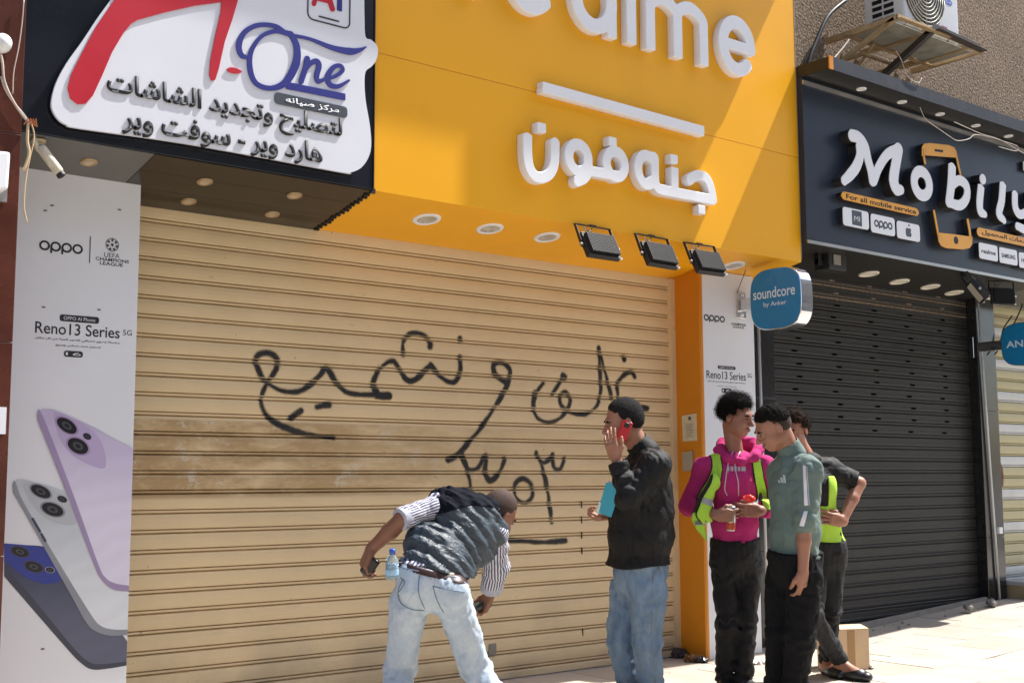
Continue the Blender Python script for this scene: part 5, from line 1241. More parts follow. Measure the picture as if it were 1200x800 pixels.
# ------------------------------------------------------------------ sprayed writing on the tan shutter
def graffiti():
    g8 = crop(2.3077, 270, 360)
    strokes = [([(68, 150), (75, 130), (105, 125), (127, 145), (118, 175), (98, 200), (82, 185), (70, 155)], 5.2), ([(100, 200), (85, 235), (85, 270), (110, 305), (160, 330), (220, 345), (278, 352)], 4.6),
               ([(100, 205), (135, 225), (180, 228), (215, 210), (240, 185), (258, 165), (280, 195), (310, 228), (350, 236), (400, 236), (425, 240)], 5.0), ([(165, 298), (190, 280)], 5.5), ([(232, 270), (264, 263)], 5.5),
               ([(395, 240), (385, 205), (405, 165), (435, 145), (455, 165), (475, 195), (500, 195), (540, 155)], 5.2), ([(540, 155), (570, 190), (600, 203), (620, 180), (620, 135)], 5.2), ([(388, 215), (400, 238), (428, 240)], 6),
               ([(468, 128), (466, 95), (490, 70), (520, 75), (538, 95), (538, 108)], 4.6), ([(620, 84), (621, 90)], 7),
               ([(745, 205), (715, 180), (712, 155), (735, 150), (755, 170), (750, 205), (720, 260), (680, 320), (640, 370), (610, 400), (588, 412)], 5.2),
               ([(823, 230), (818, 265), (830, 300), (870, 310), (905, 285), (918, 250), (905, 230), (890, 240), (893, 265), (920, 285), (960, 288), (990, 265), (1000, 220), (995, 112)], 5.0), ([(845, 205), (830, 225), (823, 245)], 4.6), ([(870, 235), (882, 215), (900, 188)], 5), ([(898, 186), (902, 190)], 8),
               ([(994, 110), (1008, 160), (1030, 245)], 5), ([(1048, 245), (1045, 210), (1060, 185), (1082, 175), (1092, 188)], 5), ([(1063, 136), (1064, 140)], 7), ([(1098, 272), (1126, 274)], 6),
               ([(625, 392), (640, 440), (652, 497)], 5), ([(620, 398), (640, 435), (665, 435), (690, 400), (688, 440), (700, 468), (725, 450), (740, 410)], 5),
               ([(768, 500), (770, 475), (790, 463), (812, 478), (815, 510), (795, 528), (772, 515), (766, 495)], 4.6),
               ([(826, 393), (850, 460), (868, 580)], 5), ([(826, 395), (845, 420), (868, 405), (870, 400), (872, 430), (890, 438), (904, 405)], 5), ([(752, 628), (800, 632), (850, 635), (905, 630)], 4.8)]
    S_ = []
    for pts, rad in strokes:
        P = XZ(.0, g8(pts)); Q = catmull([np.array(p) for p in P], 5); qn = noise3(np.array([[q[0]*7, q[1]*7, len(S_)*3.] for q in Q]), 7); S_.append(([tuple(q) for q in Q], list(rad*.0022*(.70+.65*qn))))
    xs = [p[0] for s in S_ for p in s[0]]; zs_ = [p[1] for s in S_ for p in s[0]]; h = .0055
    xa, xb, za, zb = min(xs)-.06, max(xs)+.06, min(zs_)-.06, max(zs_)+.06
    X, Z = np.meshgrid(np.arange(xa, xb, h), np.arange(za, zb, h), indexing='ij')
    d = seg_field(S_, X, Z)
    need = d < .022; cell = need[:-1, :-1] | need[1:, :-1] | need[1:, 1:] | need[:-1, 1:]
    idx = -np.ones(X.shape, int); vm = np.zeros(X.shape, bool); I, J = np.nonzero(cell)
    for a, c_ in ((0, 0), (1, 0), (1, 1), (0, 1)): vm[I+a, J+c_] = True
    idx[vm] = np.arange(vm.sum()); Y = slat_y(Z[vm], Z1)-.0022
    V = np.stack([X[vm], Y, Z[vm]], 1); F = np.stack([idx[I, J], idx[I+1, J], idx[I+1, J+1], idx[I, J+1]], 1)
    me = bpy.data.meshes.new('graffiti'); me.from_pydata(V.tolist(), [], F.tolist())
    cov = np.clip((.019-d[vm])/.032, 0, 1); at = me.attributes.new('coverage', 'FLOAT', 'POINT'); at.data.foreach_set('value', cov.astype(np.float32))
    m = bpy.data.materials.new('black spray paint'); m.use_nodes = True; b = NB(m); P = b.n['Principled BSDF']
    P.inputs['Base Color'].default_value = (.012, .011, .012, 1); P.inputs['Roughness'].default_value = .45
    A_ = b.node('ShaderNodeAttribute', attribute_name='coverage'); n = b.node('ShaderNodeTexNoise'); n.inputs['Scale'].default_value = 150; n2 = b.node('ShaderNodeTexNoise'); n2.inputs['Scale'].default_value = 7
    ge = b.node('ShaderNodeNewGeometry'); b.link(ge.outputs['Position'], n.inputs['Vector']); b.link(ge.outputs['Position'], n2.inputs['Vector'])
    ad = b.node('ShaderNodeMath', operation='MULTIPLY_ADD'); b.link(n.outputs[0], ad.inputs[0]); ad.inputs[1].default_value = .6; b.link(A_.outputs['Fac'], ad.inputs[2])
    ad2 = b.node('ShaderNodeMath', operation='MULTIPLY_ADD'); b.link(n2.outputs[0], ad2.inputs[0]); ad2.inputs[1].default_value = .9; b.link(ad.outputs[0], ad2.inputs[2])
    mr = b.node('ShaderNodeMapRange', interpolation_type='SMOOTHSTEP'); mr.inputs[1].default_value = .92; mr.inputs[2].default_value = 1.55; b.link(ad2.outputs[0], mr.inputs[0])
    tr = b.node('ShaderNodeBsdfTransparent'); mx = b.node('ShaderNodeMixShader'); b.link(mr.outputs[0], mx.inputs[0]); b.link(tr.outputs[0], mx.inputs[1]); b.link(P.outputs[0], mx.inputs[2])
    b.link(mx.outputs[0], b.n['Material Output'].inputs[0])
    o = obj('graffiti', me, m, sh1); o['label'] = 'black sprayed Arabic handwriting and digits across the tan slats'
graffiti()
def torso(pel, wai, che, nek, shl, shr, fr, w=(.16, .15, .165), dp=(.115, .11, .115), sh=.052, pz=.125):
    """pelvis to shoulders; fr = front direction"""
    u1 = nrm(wai-pel); u2 = nrm(che-wai); u3 = nrm(nek-che)
    P = [el(pel, (w[0], dp[0], pz), mtx(fr-u1*(np.array(fr)@u1), u1)), el(wai, (w[1], dp[1], .14), mtx(fr-u2*(np.array(fr)@u2), u2), k=.08), el(che, (w[2], dp[2], .165), mtx(fr-u3*(np.array(fr)@u3), u3), k=.08)]
    m = nek*.75+che*.25
    P += [cc(m, shl, sh*1.05, sh, k=.06), cc(m, shr, sh*1.05, sh, k=.06)]
    return P
def legs(hl, kl, al, hr, kr, ar, rt=.082, rk=.056, ra=.040):
    return [cc(hl, kl, rt, rk, k=.035), cc(kl, kl*.65+al*.35, rk, rk*.98, k=.02), cc(kl*.65+al*.35, al, rk*.98, ra, k=.02), cc(hr, kr, rt, rk, k=.035), cc(kr, kr*.65+ar*.35, rk, rk*.98, k=.02), cc(kr*.65+ar*.35, ar, rk*.98, ra, k=.02)]
def armp(s, e, w_, r=(.050, .040, .027)): return [cc(s, e, r[0], r[1], k=.035), cc(e, e*.6+w_*.4, r[1]*1.02, r[1]*.98, k=.015), cc(e*.6+w_*.4, w_, r[1]*.98, r[2], k=.015)]
def trousers(name, pel, wai, fr, hl, kl, al, hr, kr, ar, m, par, rt, rk, ra, w, dp, top, upv, amp=.012, h=.006, extra=None, seed=0, ringamp=.006, ph=.15):
    u1 = nrm(wai-pel); P = [el(pel, (w, dp, ph), mtx(fr-u1*(np.array(fr)@u1), u1)), el(pel*.5+wai*.5, (w*.97, dp*.97, .12), mtx(fr-u1*(np.array(fr)@u1), u1), k=.06)]
    dl, dr = nrm(al-kl), nrm(ar-kr)
    P += [cc(hl, kl, rt, rk, k=.04), cut(kl, al+dl*.01, rk*1.0, ra, 0., k=.02), cc(hr, kr, rt, rk, k=.04), cut(kr, ar+dr*.01, rk*1.0, ra, 0., k=.02)]
    if extra: P += extra
    upv = nrm(upv); top = np.array(top)
    d = summ(folds(amp, nrm(kl-hl)+np.array([.5, .2, .1]), 15, .22, seed), folds(amp*.55, (.4, .3, .7), 34, .25, seed+11),
             rings_at([kl, kr, al+(kl-al)*.18, ar+(kr-ar)*.18, hl+(kl-hl)*.12, hr+(kr-hr)*.12], ringamp, .085, [(hl, kl), (hr, kr), (kl, al), (kr, ar), (hl, kl), (hr, kr)], 80, seed+2))
    return obj(name, build(P, h, disp=d, clip=lambda Q: (Q-top)@upv, name=name), m, par), P
def band(name, prims, c_, n_, hw, grow, m, par, h=.005, disp=None):
    n_ = nrm(n_); c_ = np.array(c_); return obj(name, build(prims, h, disp=disp, clip=lambda Q: np.abs((Q-c_)@n_)-hw, grow=grow, name=name), m, par)
WORLDUP = np.array([0, 0, 1.])
m_hair = m_hair0

# --- the stooping man in the padded vest -------------------------------------------------
def man_bending():
    J = lambda x, y, dd=0: atD(x, y, 5.7+dd)
    pel, wai, che, nek, hd = J(504, 690), J(516, 658, .08), J(543, 620, .26), J(567, 599, .38), J(584, 601, .45)
    shl, shr = J(514, 592, .18), J(580, 624, .34)
    ell, wrl, elr, wrr = J(473, 607, .04), J(435, 643, .10), J(581, 664, .50), J(574, 696, .64)
    hl, hr, kl, kr = J(480, 704), J(530, 702, .04), J(469, 782, .18), J(557, 782, .20)
    al, ar = J(466, 862, -.06), J(600, 853, .12)
    spine = nrm(nek-pel); side = nrm(shr-shl); side = nrm(side-spine*(side@spine)); fr = np.cross(spine, side)
    t = thing('person', 'stooping man in a dark padded vest, striped shirt and pale jeans before the shutter', 'person', (pel[0], pel[1], 0))
    sk = skin_mat('deep brown skin', (.215, .098, .058))
    HM = mtx(RT*.60+FW*.55-UP*.60, RT*.36+UP*.74+FW*.1)
    lh = hand_prims(wrl, nrm(-RT*.35-UP*.8-FW*.1), RT*.75+FW*.3-UP*.1, RT*.3+FW*.9, curl=(.75, .8, .85, .95), sc=1.02)
    rh = hand_prims(wrr, nrm(-UP*.8-RT*.35+FW*.1), -RT*.7-FW*.3, FW*.9-RT*.1, curl=(.6, .7, .8, .85))
    skin = torso(pel, wai, che, nek, shl, shr, fr, (.13, .135, .15), (.08, .095, .10), .045, .055)+[cc(che*.3+nek*.7, hd-HM[2]*.07, .062, .058, k=.04)]+head_prims(hd, HM, .96)
    skin += armp(shl, ell, wrl)+armp(shr, elr, wrr)+legs(hl, kl, al, hr, kr, ar, .060, .048, .034)+lh+rh
    skin += foot_prims(al, RT*.3+FW)+foot_prims(ar, RT*.6+FW*.8)
    body = obj('body', build(skin, .0052), sk, t)
    face_bits(t, hd, HM, .96)
    obj('hair', hair_mesh(hd, HM, .96, .004, front=.042, low=-.045), mat('cropped dark hair', (.045, .020, .013), .8, var=.3, vscale=90, bump=.4, bscale=300), t)
    def stripes(b, co, out):
        a = b.node('ShaderNodeAttribute', attribute_name='along'); w = b.node('ShaderNodeMath', operation='SINE'); mu = b.node('ShaderNodeMath', operation='MULTIPLY'); mu.inputs[1].default_value = 2*math.pi/.0135
        b.link(a.outputs['Fac'], mu.inputs[0]); b.link(mu.outputs[0], w.inputs[0]); r_ = b.node('ShaderNodeMapRange', interpolation_type='SMOOTHSTEP'); r_.inputs[1].default_value = -.15; r_.inputs[2].default_value = .35; b.link(w.outputs[0], r_.inputs[0])
        x = b.node('ShaderNodeMix', data_type='RGBA'); b.link(r_.outputs[0], x.inputs[0]); b.link(out, x.inputs[7]); x.inputs[6].default_value = (.085, .09, .16, 1); return x.outputs[2]
    m_st = cloth('white shirt with navy stripes', (.62, .62, .66), extra=stripes)
    P = torso(pel, wai, che, nek, shl, shr, fr, (.205, .170, .155), (.140, .105, .095), .046)
    dl = nrm(wrl-ell); dr = nrm(wrr-elr)
    P += [cc(shl, ell-(nrm(ell-shl))*.02, .053, .050, k=.04), cut(ell-nrm(ell-shl)*.05, ell+nrm(ell-shl)*.018, .051, .050, 0, k=.01), cc(shr, elr, .066, .064, k=.04), cut(elr, elr*.25+wrr*.75, .064, .054, 0, k=.02)]
    topc = J(505, 660)
    dd = summ(folds(.012, nrm(ell-shl)+.3, 18, .4, 4), folds(.008, (0.2, .4, .9), 30, .5, 5))
    sh = build(P, .006, disp=dd, clip=either(lambda Q: (topc-Q)@nrm(UP*.99+RT*.10), cc(shr*.45+elr*.55, wrr, .10)), name='striped_shirt')
    co = np.zeros(len(sh.vertices)*3); sh.vertices.foreach_get('co', co); co = co.reshape(-1, 3)
    def along(Q):
        out = (Q-pel)@side
        for a, b_ in ((shl, ell), (shr, elr), (elr, wrr)):
            ax = nrm(b_-a); v = Q-a; tt = v@ax; rad = v-np.outer(tt, ax); near = (np.linalg.norm(rad, axis=1) < .085) & (tt > .03) & (tt < np.linalg.norm(b_-a)+.06)
            u, v2 = frame_of(ax); ang = np.arctan2(rad@np.array(u), rad@np.array(v2))*.056; out = np.where(near, ang, out)
        return out
    sh.attributes.new('along', 'FLOAT', 'POINT').data.foreach_set('value', along(co).astype(np.float32))
    shirt = obj('striped_shirt', sh, m_st, t)
    for cf in (cut(ell+nrm(ell-shl)*-.012, ell+nrm(ell-shl)*.024, .053, .054, 0), cut(elr*.35+wrr*.65, elr*.22+wrr*.78, .057, .058, 0)): obj('shirt_cuff', build([cf], .005, disp=folds(.004, (.3, .2, .9), 40, .6, 2)), mat('pale shirt cuff', (.36, .37, .45), .85, var=.2, vscale=40), t)
    V = torso(pel, wai, che, nek, shl*.92+nek*.08, shr*.92+nek*.08, fr, (.212, .212, .205), (.138, .135, .130), .074)
    m_v = mat('blue grey crumpled nylon', (.030, .045, .060), .5, var=.2, vscale=5, bump=.5, bscale=70, spec=.5)
    hemc = J(506, 661); hn = nrm(UP*.93+RT*.36)
    nd = nrm(nek-che)
    bands = lambda Q: .005*np.cos((Q-pel)@spine*2*math.pi/.062+1.5*noise3(Q*6, 2))
    dv = summ(folds(.010, side+spine*.40, 15, .15, 21), folds(.010, side+spine*.10, 30, .15, 22), folds(.006, side+spine*.3, 58, .2, 23), bands)
    vclip = lambda Q: np.maximum((hemc-Q)@hn, (Q-(nek+nd*.045))@nd)
    vest = obj('padded_vest', build(V, .0055, disp=dv, clip=vclip, name='padded_vest'), m_v, t)
    for pts in ([(470, 628), (500, 634), (535, 646), (560, 660)], [(485, 612), (515, 618), (550, 630), (575, 642)]): seam(vest, pts, .0016, m_ink, 'quilting_seam', t, lift=-.0005)
    yc = J(543, 596, .2)
    yoke_clip = lambda Q: np.maximum(vclip(Q), (yc-Q)@nrm(UP*.97-RT*.10+FW*.1)+.010*np.sin((Q@RT)*22))
    obj('vest_yoke', build(V, .0055, disp=dv, clip=yoke_clip, grow=.006, name='vest_yoke'), cloth('dark navy vest yoke', (.005, .0065, .013), .8, var=.2, spec=.1), t)
    obj('vest_collar', build([cc(nek+nd*.01-side*.05, nek+nd*.03+side*.05, .052, .052, k=.02), cc(nek+nd*.01-fr*.03, nek+nd*.035+fr*.03, .056, .056)], .0055, disp=folds(.006, side, 20, .4, 3)), bpy.data.materials['dark navy vest yoke'], t)
    jm = cloth('very pale washed denim', (.36, .45, .56), var=.16, vscale=4, extra=denim((.60, .66, .72), .75))
    jw = J(512, 661, .05); hb = J(500, 735, .05)
    ex = [el(J(484, 688, -.075), (.078, .070, .078), mtx(fr, WORLDUP), k=.02), el(J(530, 692, -.055), (.080, .070, .080), mtx(fr, WORLDUP), k=.02)]
    jeans, JP = trousers('pale_jeans', pel, wai, fr, hl, kl, al, hr, kr, ar, jm, t, .090, .074, .066, .190, .125, jw, UP*.95+RT*.25, .013, .0055, ex, 31, .009, .085)
    bc = jw-nrm(UP*.95+RT*.25)*.016
    band('belt', JP, bc, UP*.95+RT*.25, .015, .004, mat('dark brown leather', (.035, .012, .010), .4, var=.2), t)
    ms_ = mat('dark denim stitching', (.16, .22, .30), .8, var=.1)
    j2 = lambda pts: crop(3.075, 400, 540)(pts)
    for pts in (j2([(290, 375), (283, 410), (278, 450), (282, 490), (300, 530)]), j2([(222, 425), (205, 470), (215, 510), (250, 532), (298, 538)]), j2([(330, 450), (345, 500), (368, 545)]), j2([(330, 450), (380, 462), (445, 472)]), j2([(205, 380), (270, 395), (340, 408), (450, 425)]), j2([(215, 420), (228, 440), (202, 478)])):
        seam(jeans, pts, .0026, ms_, 'seam', t, lift=.001)
    for px in ((505, 672), (529, 664), (470, 655)):
        s1 = seam(jeans, [(px[0], px[1]-7), (px[0]+1, px[1]+7)], .006, jm, 'belt_loop', t, lift=.008)
    patch(jeans, j2([(347, 383), (408, 390), (405, 410), (345, 402)]), cloth('tan leather patch', (.42, .33, .28), .7), 'leather_patch', t, lift=.004)
    sm_ = mat('dusty dark shoe', (.03, .026, .024), .6, var=.3)
    obj('shoe', build(foot_prims(al, RT*.3+FW, shoe=True), .006, grow=.006), sm_, t); obj('shoe', build(foot_prims(ar, RT*.6+FW*.8, shoe=True), .006, grow=.006), sm_, t)
    w1 = wrr*.86+elr*.14; wd = nrm(wrr-elr)
    # things in hands and pocket
    kp = wrl+nrm(-RT*.35-UP*.8-FW*.1)*.085+RT*.030-FW*.005
    k = thing('key_fob', 'black handheld object gripped in the left hand of the stooping man', 'handheld object', tuple(kp))
    obj('case', build([bx(kp, (.018, .034, .010), mtx(UP*.7+RT*.5, -FW), rr=.012)], .004), mat('black plastic', (.008, .008, .009), .3), k)
    cp = wrr+nrm(-UP*.8-RT*.35+FW*.1)*.075-RT*.045-FW*.02
    ct = thing('spray_can', 'silver topped can held in the right hand of the stooping man', 'can', tuple(cp)); ax = nrm(-RT*.8-UP*.2-FW*.5)
    obj('can_body', lathe([(0, -.09), (.024, -.09), (.025, -.08), (.025, .02), (.020, .032)], 20, cp, ax), mat('dark can print', (.05, .06, .05), .3, metal=.3), ct, smooth=True)
    obj('can_top', lathe([(.021, .03), (.022, .045), (.017, .052), (.016, .044), (0, .044)], 20, cp, ax), m_steel, ct, smooth=True)
    bo = J(459.5, 661, -.165); bt = thing('water_bottle', 'small clear plastic water bottle with blue cap in the back pocket of the pale jeans', 'bottle', tuple(bo)); up_ = nrm(UP+RT*.02)
    gm = bpy.data.materials.new('clear bottle plastic'); gm.use_nodes = True; gp = gm.node_tree.nodes['Principled BSDF']; gp.inputs['Base Color'].default_value = (.75, .88, .97, 1); gp.inputs['Roughness'].default_value = .06; gp.inputs['Transmission Weight'].default_value = .85; gp.inputs['IOR'].default_value = 1.25
    obj('bottle_body', lathe([(0, -.068), (.026, -.066), (.030, -.055), (.029, -.04), (.030, -.02), (.028, -.012), (.030, 0), (.029, .012), (.024, .028), (.013, .042), (.012, .052)], 22, bo, up_), gm, bt, smooth=True)
    obj('water', lathe([(0, -.062), (.0255, -.058), (.0265, -.02), (.025, .004), (0, .005)], 20, bo, up_), mat('pale water', (.30, .42, .50), .08, var=.1), bt, smooth=True)
    obj('bottle_cap', lathe([(.014, .047), (.0145, .066), (.012, .070), (0, .070)], 16, bo, up_), mat('blue cap plastic', (.02, .09, .45), .3), bt, smooth=True)
    obj('bottle_label', lathe([(.0306, -.045), (.0312, -.044), (.0312, -.022), (.0306, -.021)], 22, bo, up_), mat('pale blue label', (.30, .50, .68), .4, var=.3, vscale=60), bt)
man_bending()

# --- the man in the black shirt on the phone ---------------------------------------------
def man_phone():
    J = lambda x, y, dd=0: atD(x, y, 7.05+dd)
    pel, wai, che, nek, hd = J(749, 672), J(751, 628), J(753, 572), J(754, 527), J(731, 494)
    shl, shr = J(768, 545, -.17), J(746, 546, .18)
    ell, wrl, elr, wrr = J(736, 583, -.25), J(722, 537, -.20), J(741, 604, .24), J(715, 603, .07)
    hl, hr, kl, kr = J(760, 690, -.09), J(736, 690, .09), J(759, 752, -.09), J(727, 752, .05)
    al, ar = J(763, 809, -.06), J(737, 803, .06)
    fr = nrm(-RT*.92-FW*.25)
    t = thing('person', 'man in a black shirt and blue jeans holding a red phone to his ear', 'person', (pel[0], pel[1], 0))
    sk = skin_mat('warm brown skin', (.33, .165, .105)); HM = mtx(-RT*.93-UP*.24-FW*.12, UP-RT*.22)
    hd_ = nrm(UP*.93-RT*.34-FW*.05)
    lh = hand_prims(wrl, hd_, RT*.45+FW*.75, RT*.8, curl=(.25, .3, .35, .45), thumb_curl=.2)
    rh = hand_prims(wrr, nrm(-RT*.75-UP*.12+FW*.1), -FW*.25+UP*.9, -FW, curl=(.9, .9, 1., 1.))
    skin = torso(pel, wai, che, nek, shl, shr, fr, (.14, .14, .15), (.12, .14, .115), .045)+[cc(che*.2+nek*.8, hd-HM[2]*.060-HM[1]*.028, .066, .058, k=.02)]+head_prims(hd, HM, 1.08)
    skin += armp(shl, ell, wrl)+armp(shr, elr, wrr)+legs(hl, kl, al, hr, kr, ar, .075, .05, .036)+lh+rh+foot_prims(al, -RT*.9-FW*.3)+foot_prims(ar, -RT*.9)
    body = obj('body', build(skin, .0055), sk, t); face_bits(t, hd, HM, 1.08)
    hr_ = obj('hair', hair_mesh(hd, HM, 1.08, .008, curl=.003, curlf=150, front=.048, low=-.066, temple=.035), mat('short greying black hair', (.017, .0155, .0155), .85, var=.5, vscale=120, bump=.5, bscale=300, spec=.15), t); frizz(t, hr_, 3500, .010, .0006, bpy.data.materials['short greying black hair'], .5)
    m_s = cloth('black cotton shirt', (.0058, .0058, .0068), .6, var=.2, spec=.3)
    hem = J(748, 660); P = torso(pel*.85+wai*.15, wai, che, nek, shl, shr, fr, (.19, .185, .18), (.190, .198, .172), .060)+[el((wai+che)/2, (.185, .190, .15), mtx(fr, WORLDUP), k=.06)]
    P += [cc(shl, ell, .078, .070, k=.10), cut(ell, wrl*.86+ell*.14, .066, .052, 0, k=.03), cc(shr, elr, .075, .066, k=.05), cut(elr, wrr*.85+elr*.15, .062, .05, 0, k=.03)]
    dv = summ(folds(.013, -UP+RT*.35, 9, .13, 41), folds(.011, RT*.6-UP*.8, 18, .13, 42), folds(.006, -UP, 36, .2, 43), rings_at([ell, shl*.6+ell*.4, wrl*.5+ell*.5], .009, .085, [(shl, ell), (shl, ell), (ell, wrl)], 70, 5))
    shirt = obj('black_shirt', build(P, .006, disp=dv, clip=lambda Q: (hem-Q)@nrm(UP*1.0+RT*.02)+.012*np.sin(Q@RT*14), name='black_shirt'), m_s, t)
    nd = nrm(hd-HM[2]*.05-nek)
    obj('shirt_collar', build([cut(nek-nd*.02, nek+nd*.062, .084, .074, 0), cc(nek+nd*.066, nek+nd*.11, .068, .064, op='s', k=.004)], .0055, disp=folds(.004, RT, 20, .4, 3)), m_s, t)
    obj('shirt_cuff', build([cut(wrl*.72+ell*.28, wrl*.90+ell*.10, .055, .054, 0)], .005, disp=folds(.004, (.3, .2, .9), 40, .6, 2)), m_s, t)
    ms_ = mat('black seam thread', (.004, .004, .004), .8, var=0)
    for pts in ([(757, 535), (765, 570), (762, 610), (768, 655)], [(760, 560), (775, 575), (783, 600)], [(706, 653), (740, 656), (792, 653)]): seam(shirt, pts, .0018, ms_, 'seam', t, lift=.0005)
    jm = cloth('mid blue washed denim', (.115, .185, .285), var=.12, vscale=4, extra=denim((.32, .42, .53), .75))
    jeans, JP = trousers('blue_jeans', pel, wai, fr, hl, kl, al, hr, kr, ar, jm, t, .104, .082, .072, .155, .155, J(748, 654), UP, .016, .006, None, 51, .009)
    st_ = mat('tan denim stitching', (.25, .20, .14), .8, var=.1)
    seam(jeans, [(765, 668), (764, 700), (764, 750), (768, 800)], .002, st_, 'seam', t); seam(jeans, [(772, 664), (766, 674), (758, 680)], .002, st_, 'seam', t)
    sm_ = mat('dusty dark shoe', (.03, .026, .024), .6, var=.3)
    obj('shoe', build(foot_prims(al, -RT*.9-FW*.3, shoe=True), .006, grow=.006), sm_, t); obj('shoe', build(foot_prims(ar, -RT*.9, shoe=True), .006, grow=.006), sm_, t)
    pp = hd+HM[0]*-.092+HM[2]*-.040+HM[1]*.026; pM = mtx(nrm(HM[1]*.75-HM[2]*1.0), -HM[0])
    ph = thing('mobile_phone', 'red cased mobile phone held to the ear of the man in the black shirt', 'phone', tuple(pp))
    obj('phone_case', build([bx(pp, (.026, .052, .002), pM, rr=.005)], .004), mat('red phone case', (.55, .012, .025), .3), ph)
    q = pp-HM[0]*.0085-pM[1]*.032; obj('camera_bump', build([bx(q, (.012, .012, .001), pM, rr=.003)], .0025), m_black, ph)
    A = [J(710, 565, -.05), J(728, 570, -.12), J(716, 606, -.07), J(700, 600, .01)]; n_ = nrm(np.cross(A[1]-A[0], A[3]-A[0]))
    fo = thing('folder', 'light blue folder of white papers held against the side of the black shirt', 'folder', tuple(A[0]))
    def slab(A, o0, o1, m, nm): b = BM(); hexa(b, [tuple(p+n_*o0) for p in A]+[tuple(p+n_*o1) for p in A]); obj(nm, b, m, fo, bevel=.001)
    s_ = 1 if n_@FW > 0 else -1
    m_f = mat('cyan folder card', (.05, .38, .52), .4)
    slab(A, 0, s_*.004, m_f, 'folder_cover')
    slab([A[0]*.35+A[3]*.65-RT*.002, A[0]*.3+A[3]*.7+RT*.022, A[3]+RT*.045-UP*.012, A[3]-RT*.003-UP*.004], -s_*.003, -s_*.008, mat('white paper', (.70, .72, .74), .7), 'papers')
    slab([p+RT*.012+FW*.012+UP*.008 for p in A], s_*.006, s_*.012, mat('white paper', (.70, .72, .74), .7), 'papers')
man_phone()
def hivis_mats():
    return cloth('fluorescent yellow green mesh', (.42, .70, .07), .75, var=.1, bscale=300), mat('grey reflective tape', (.30, .31, .33), .35, var=.1), mat('black vest piping', (.012, .012, .012), .8)
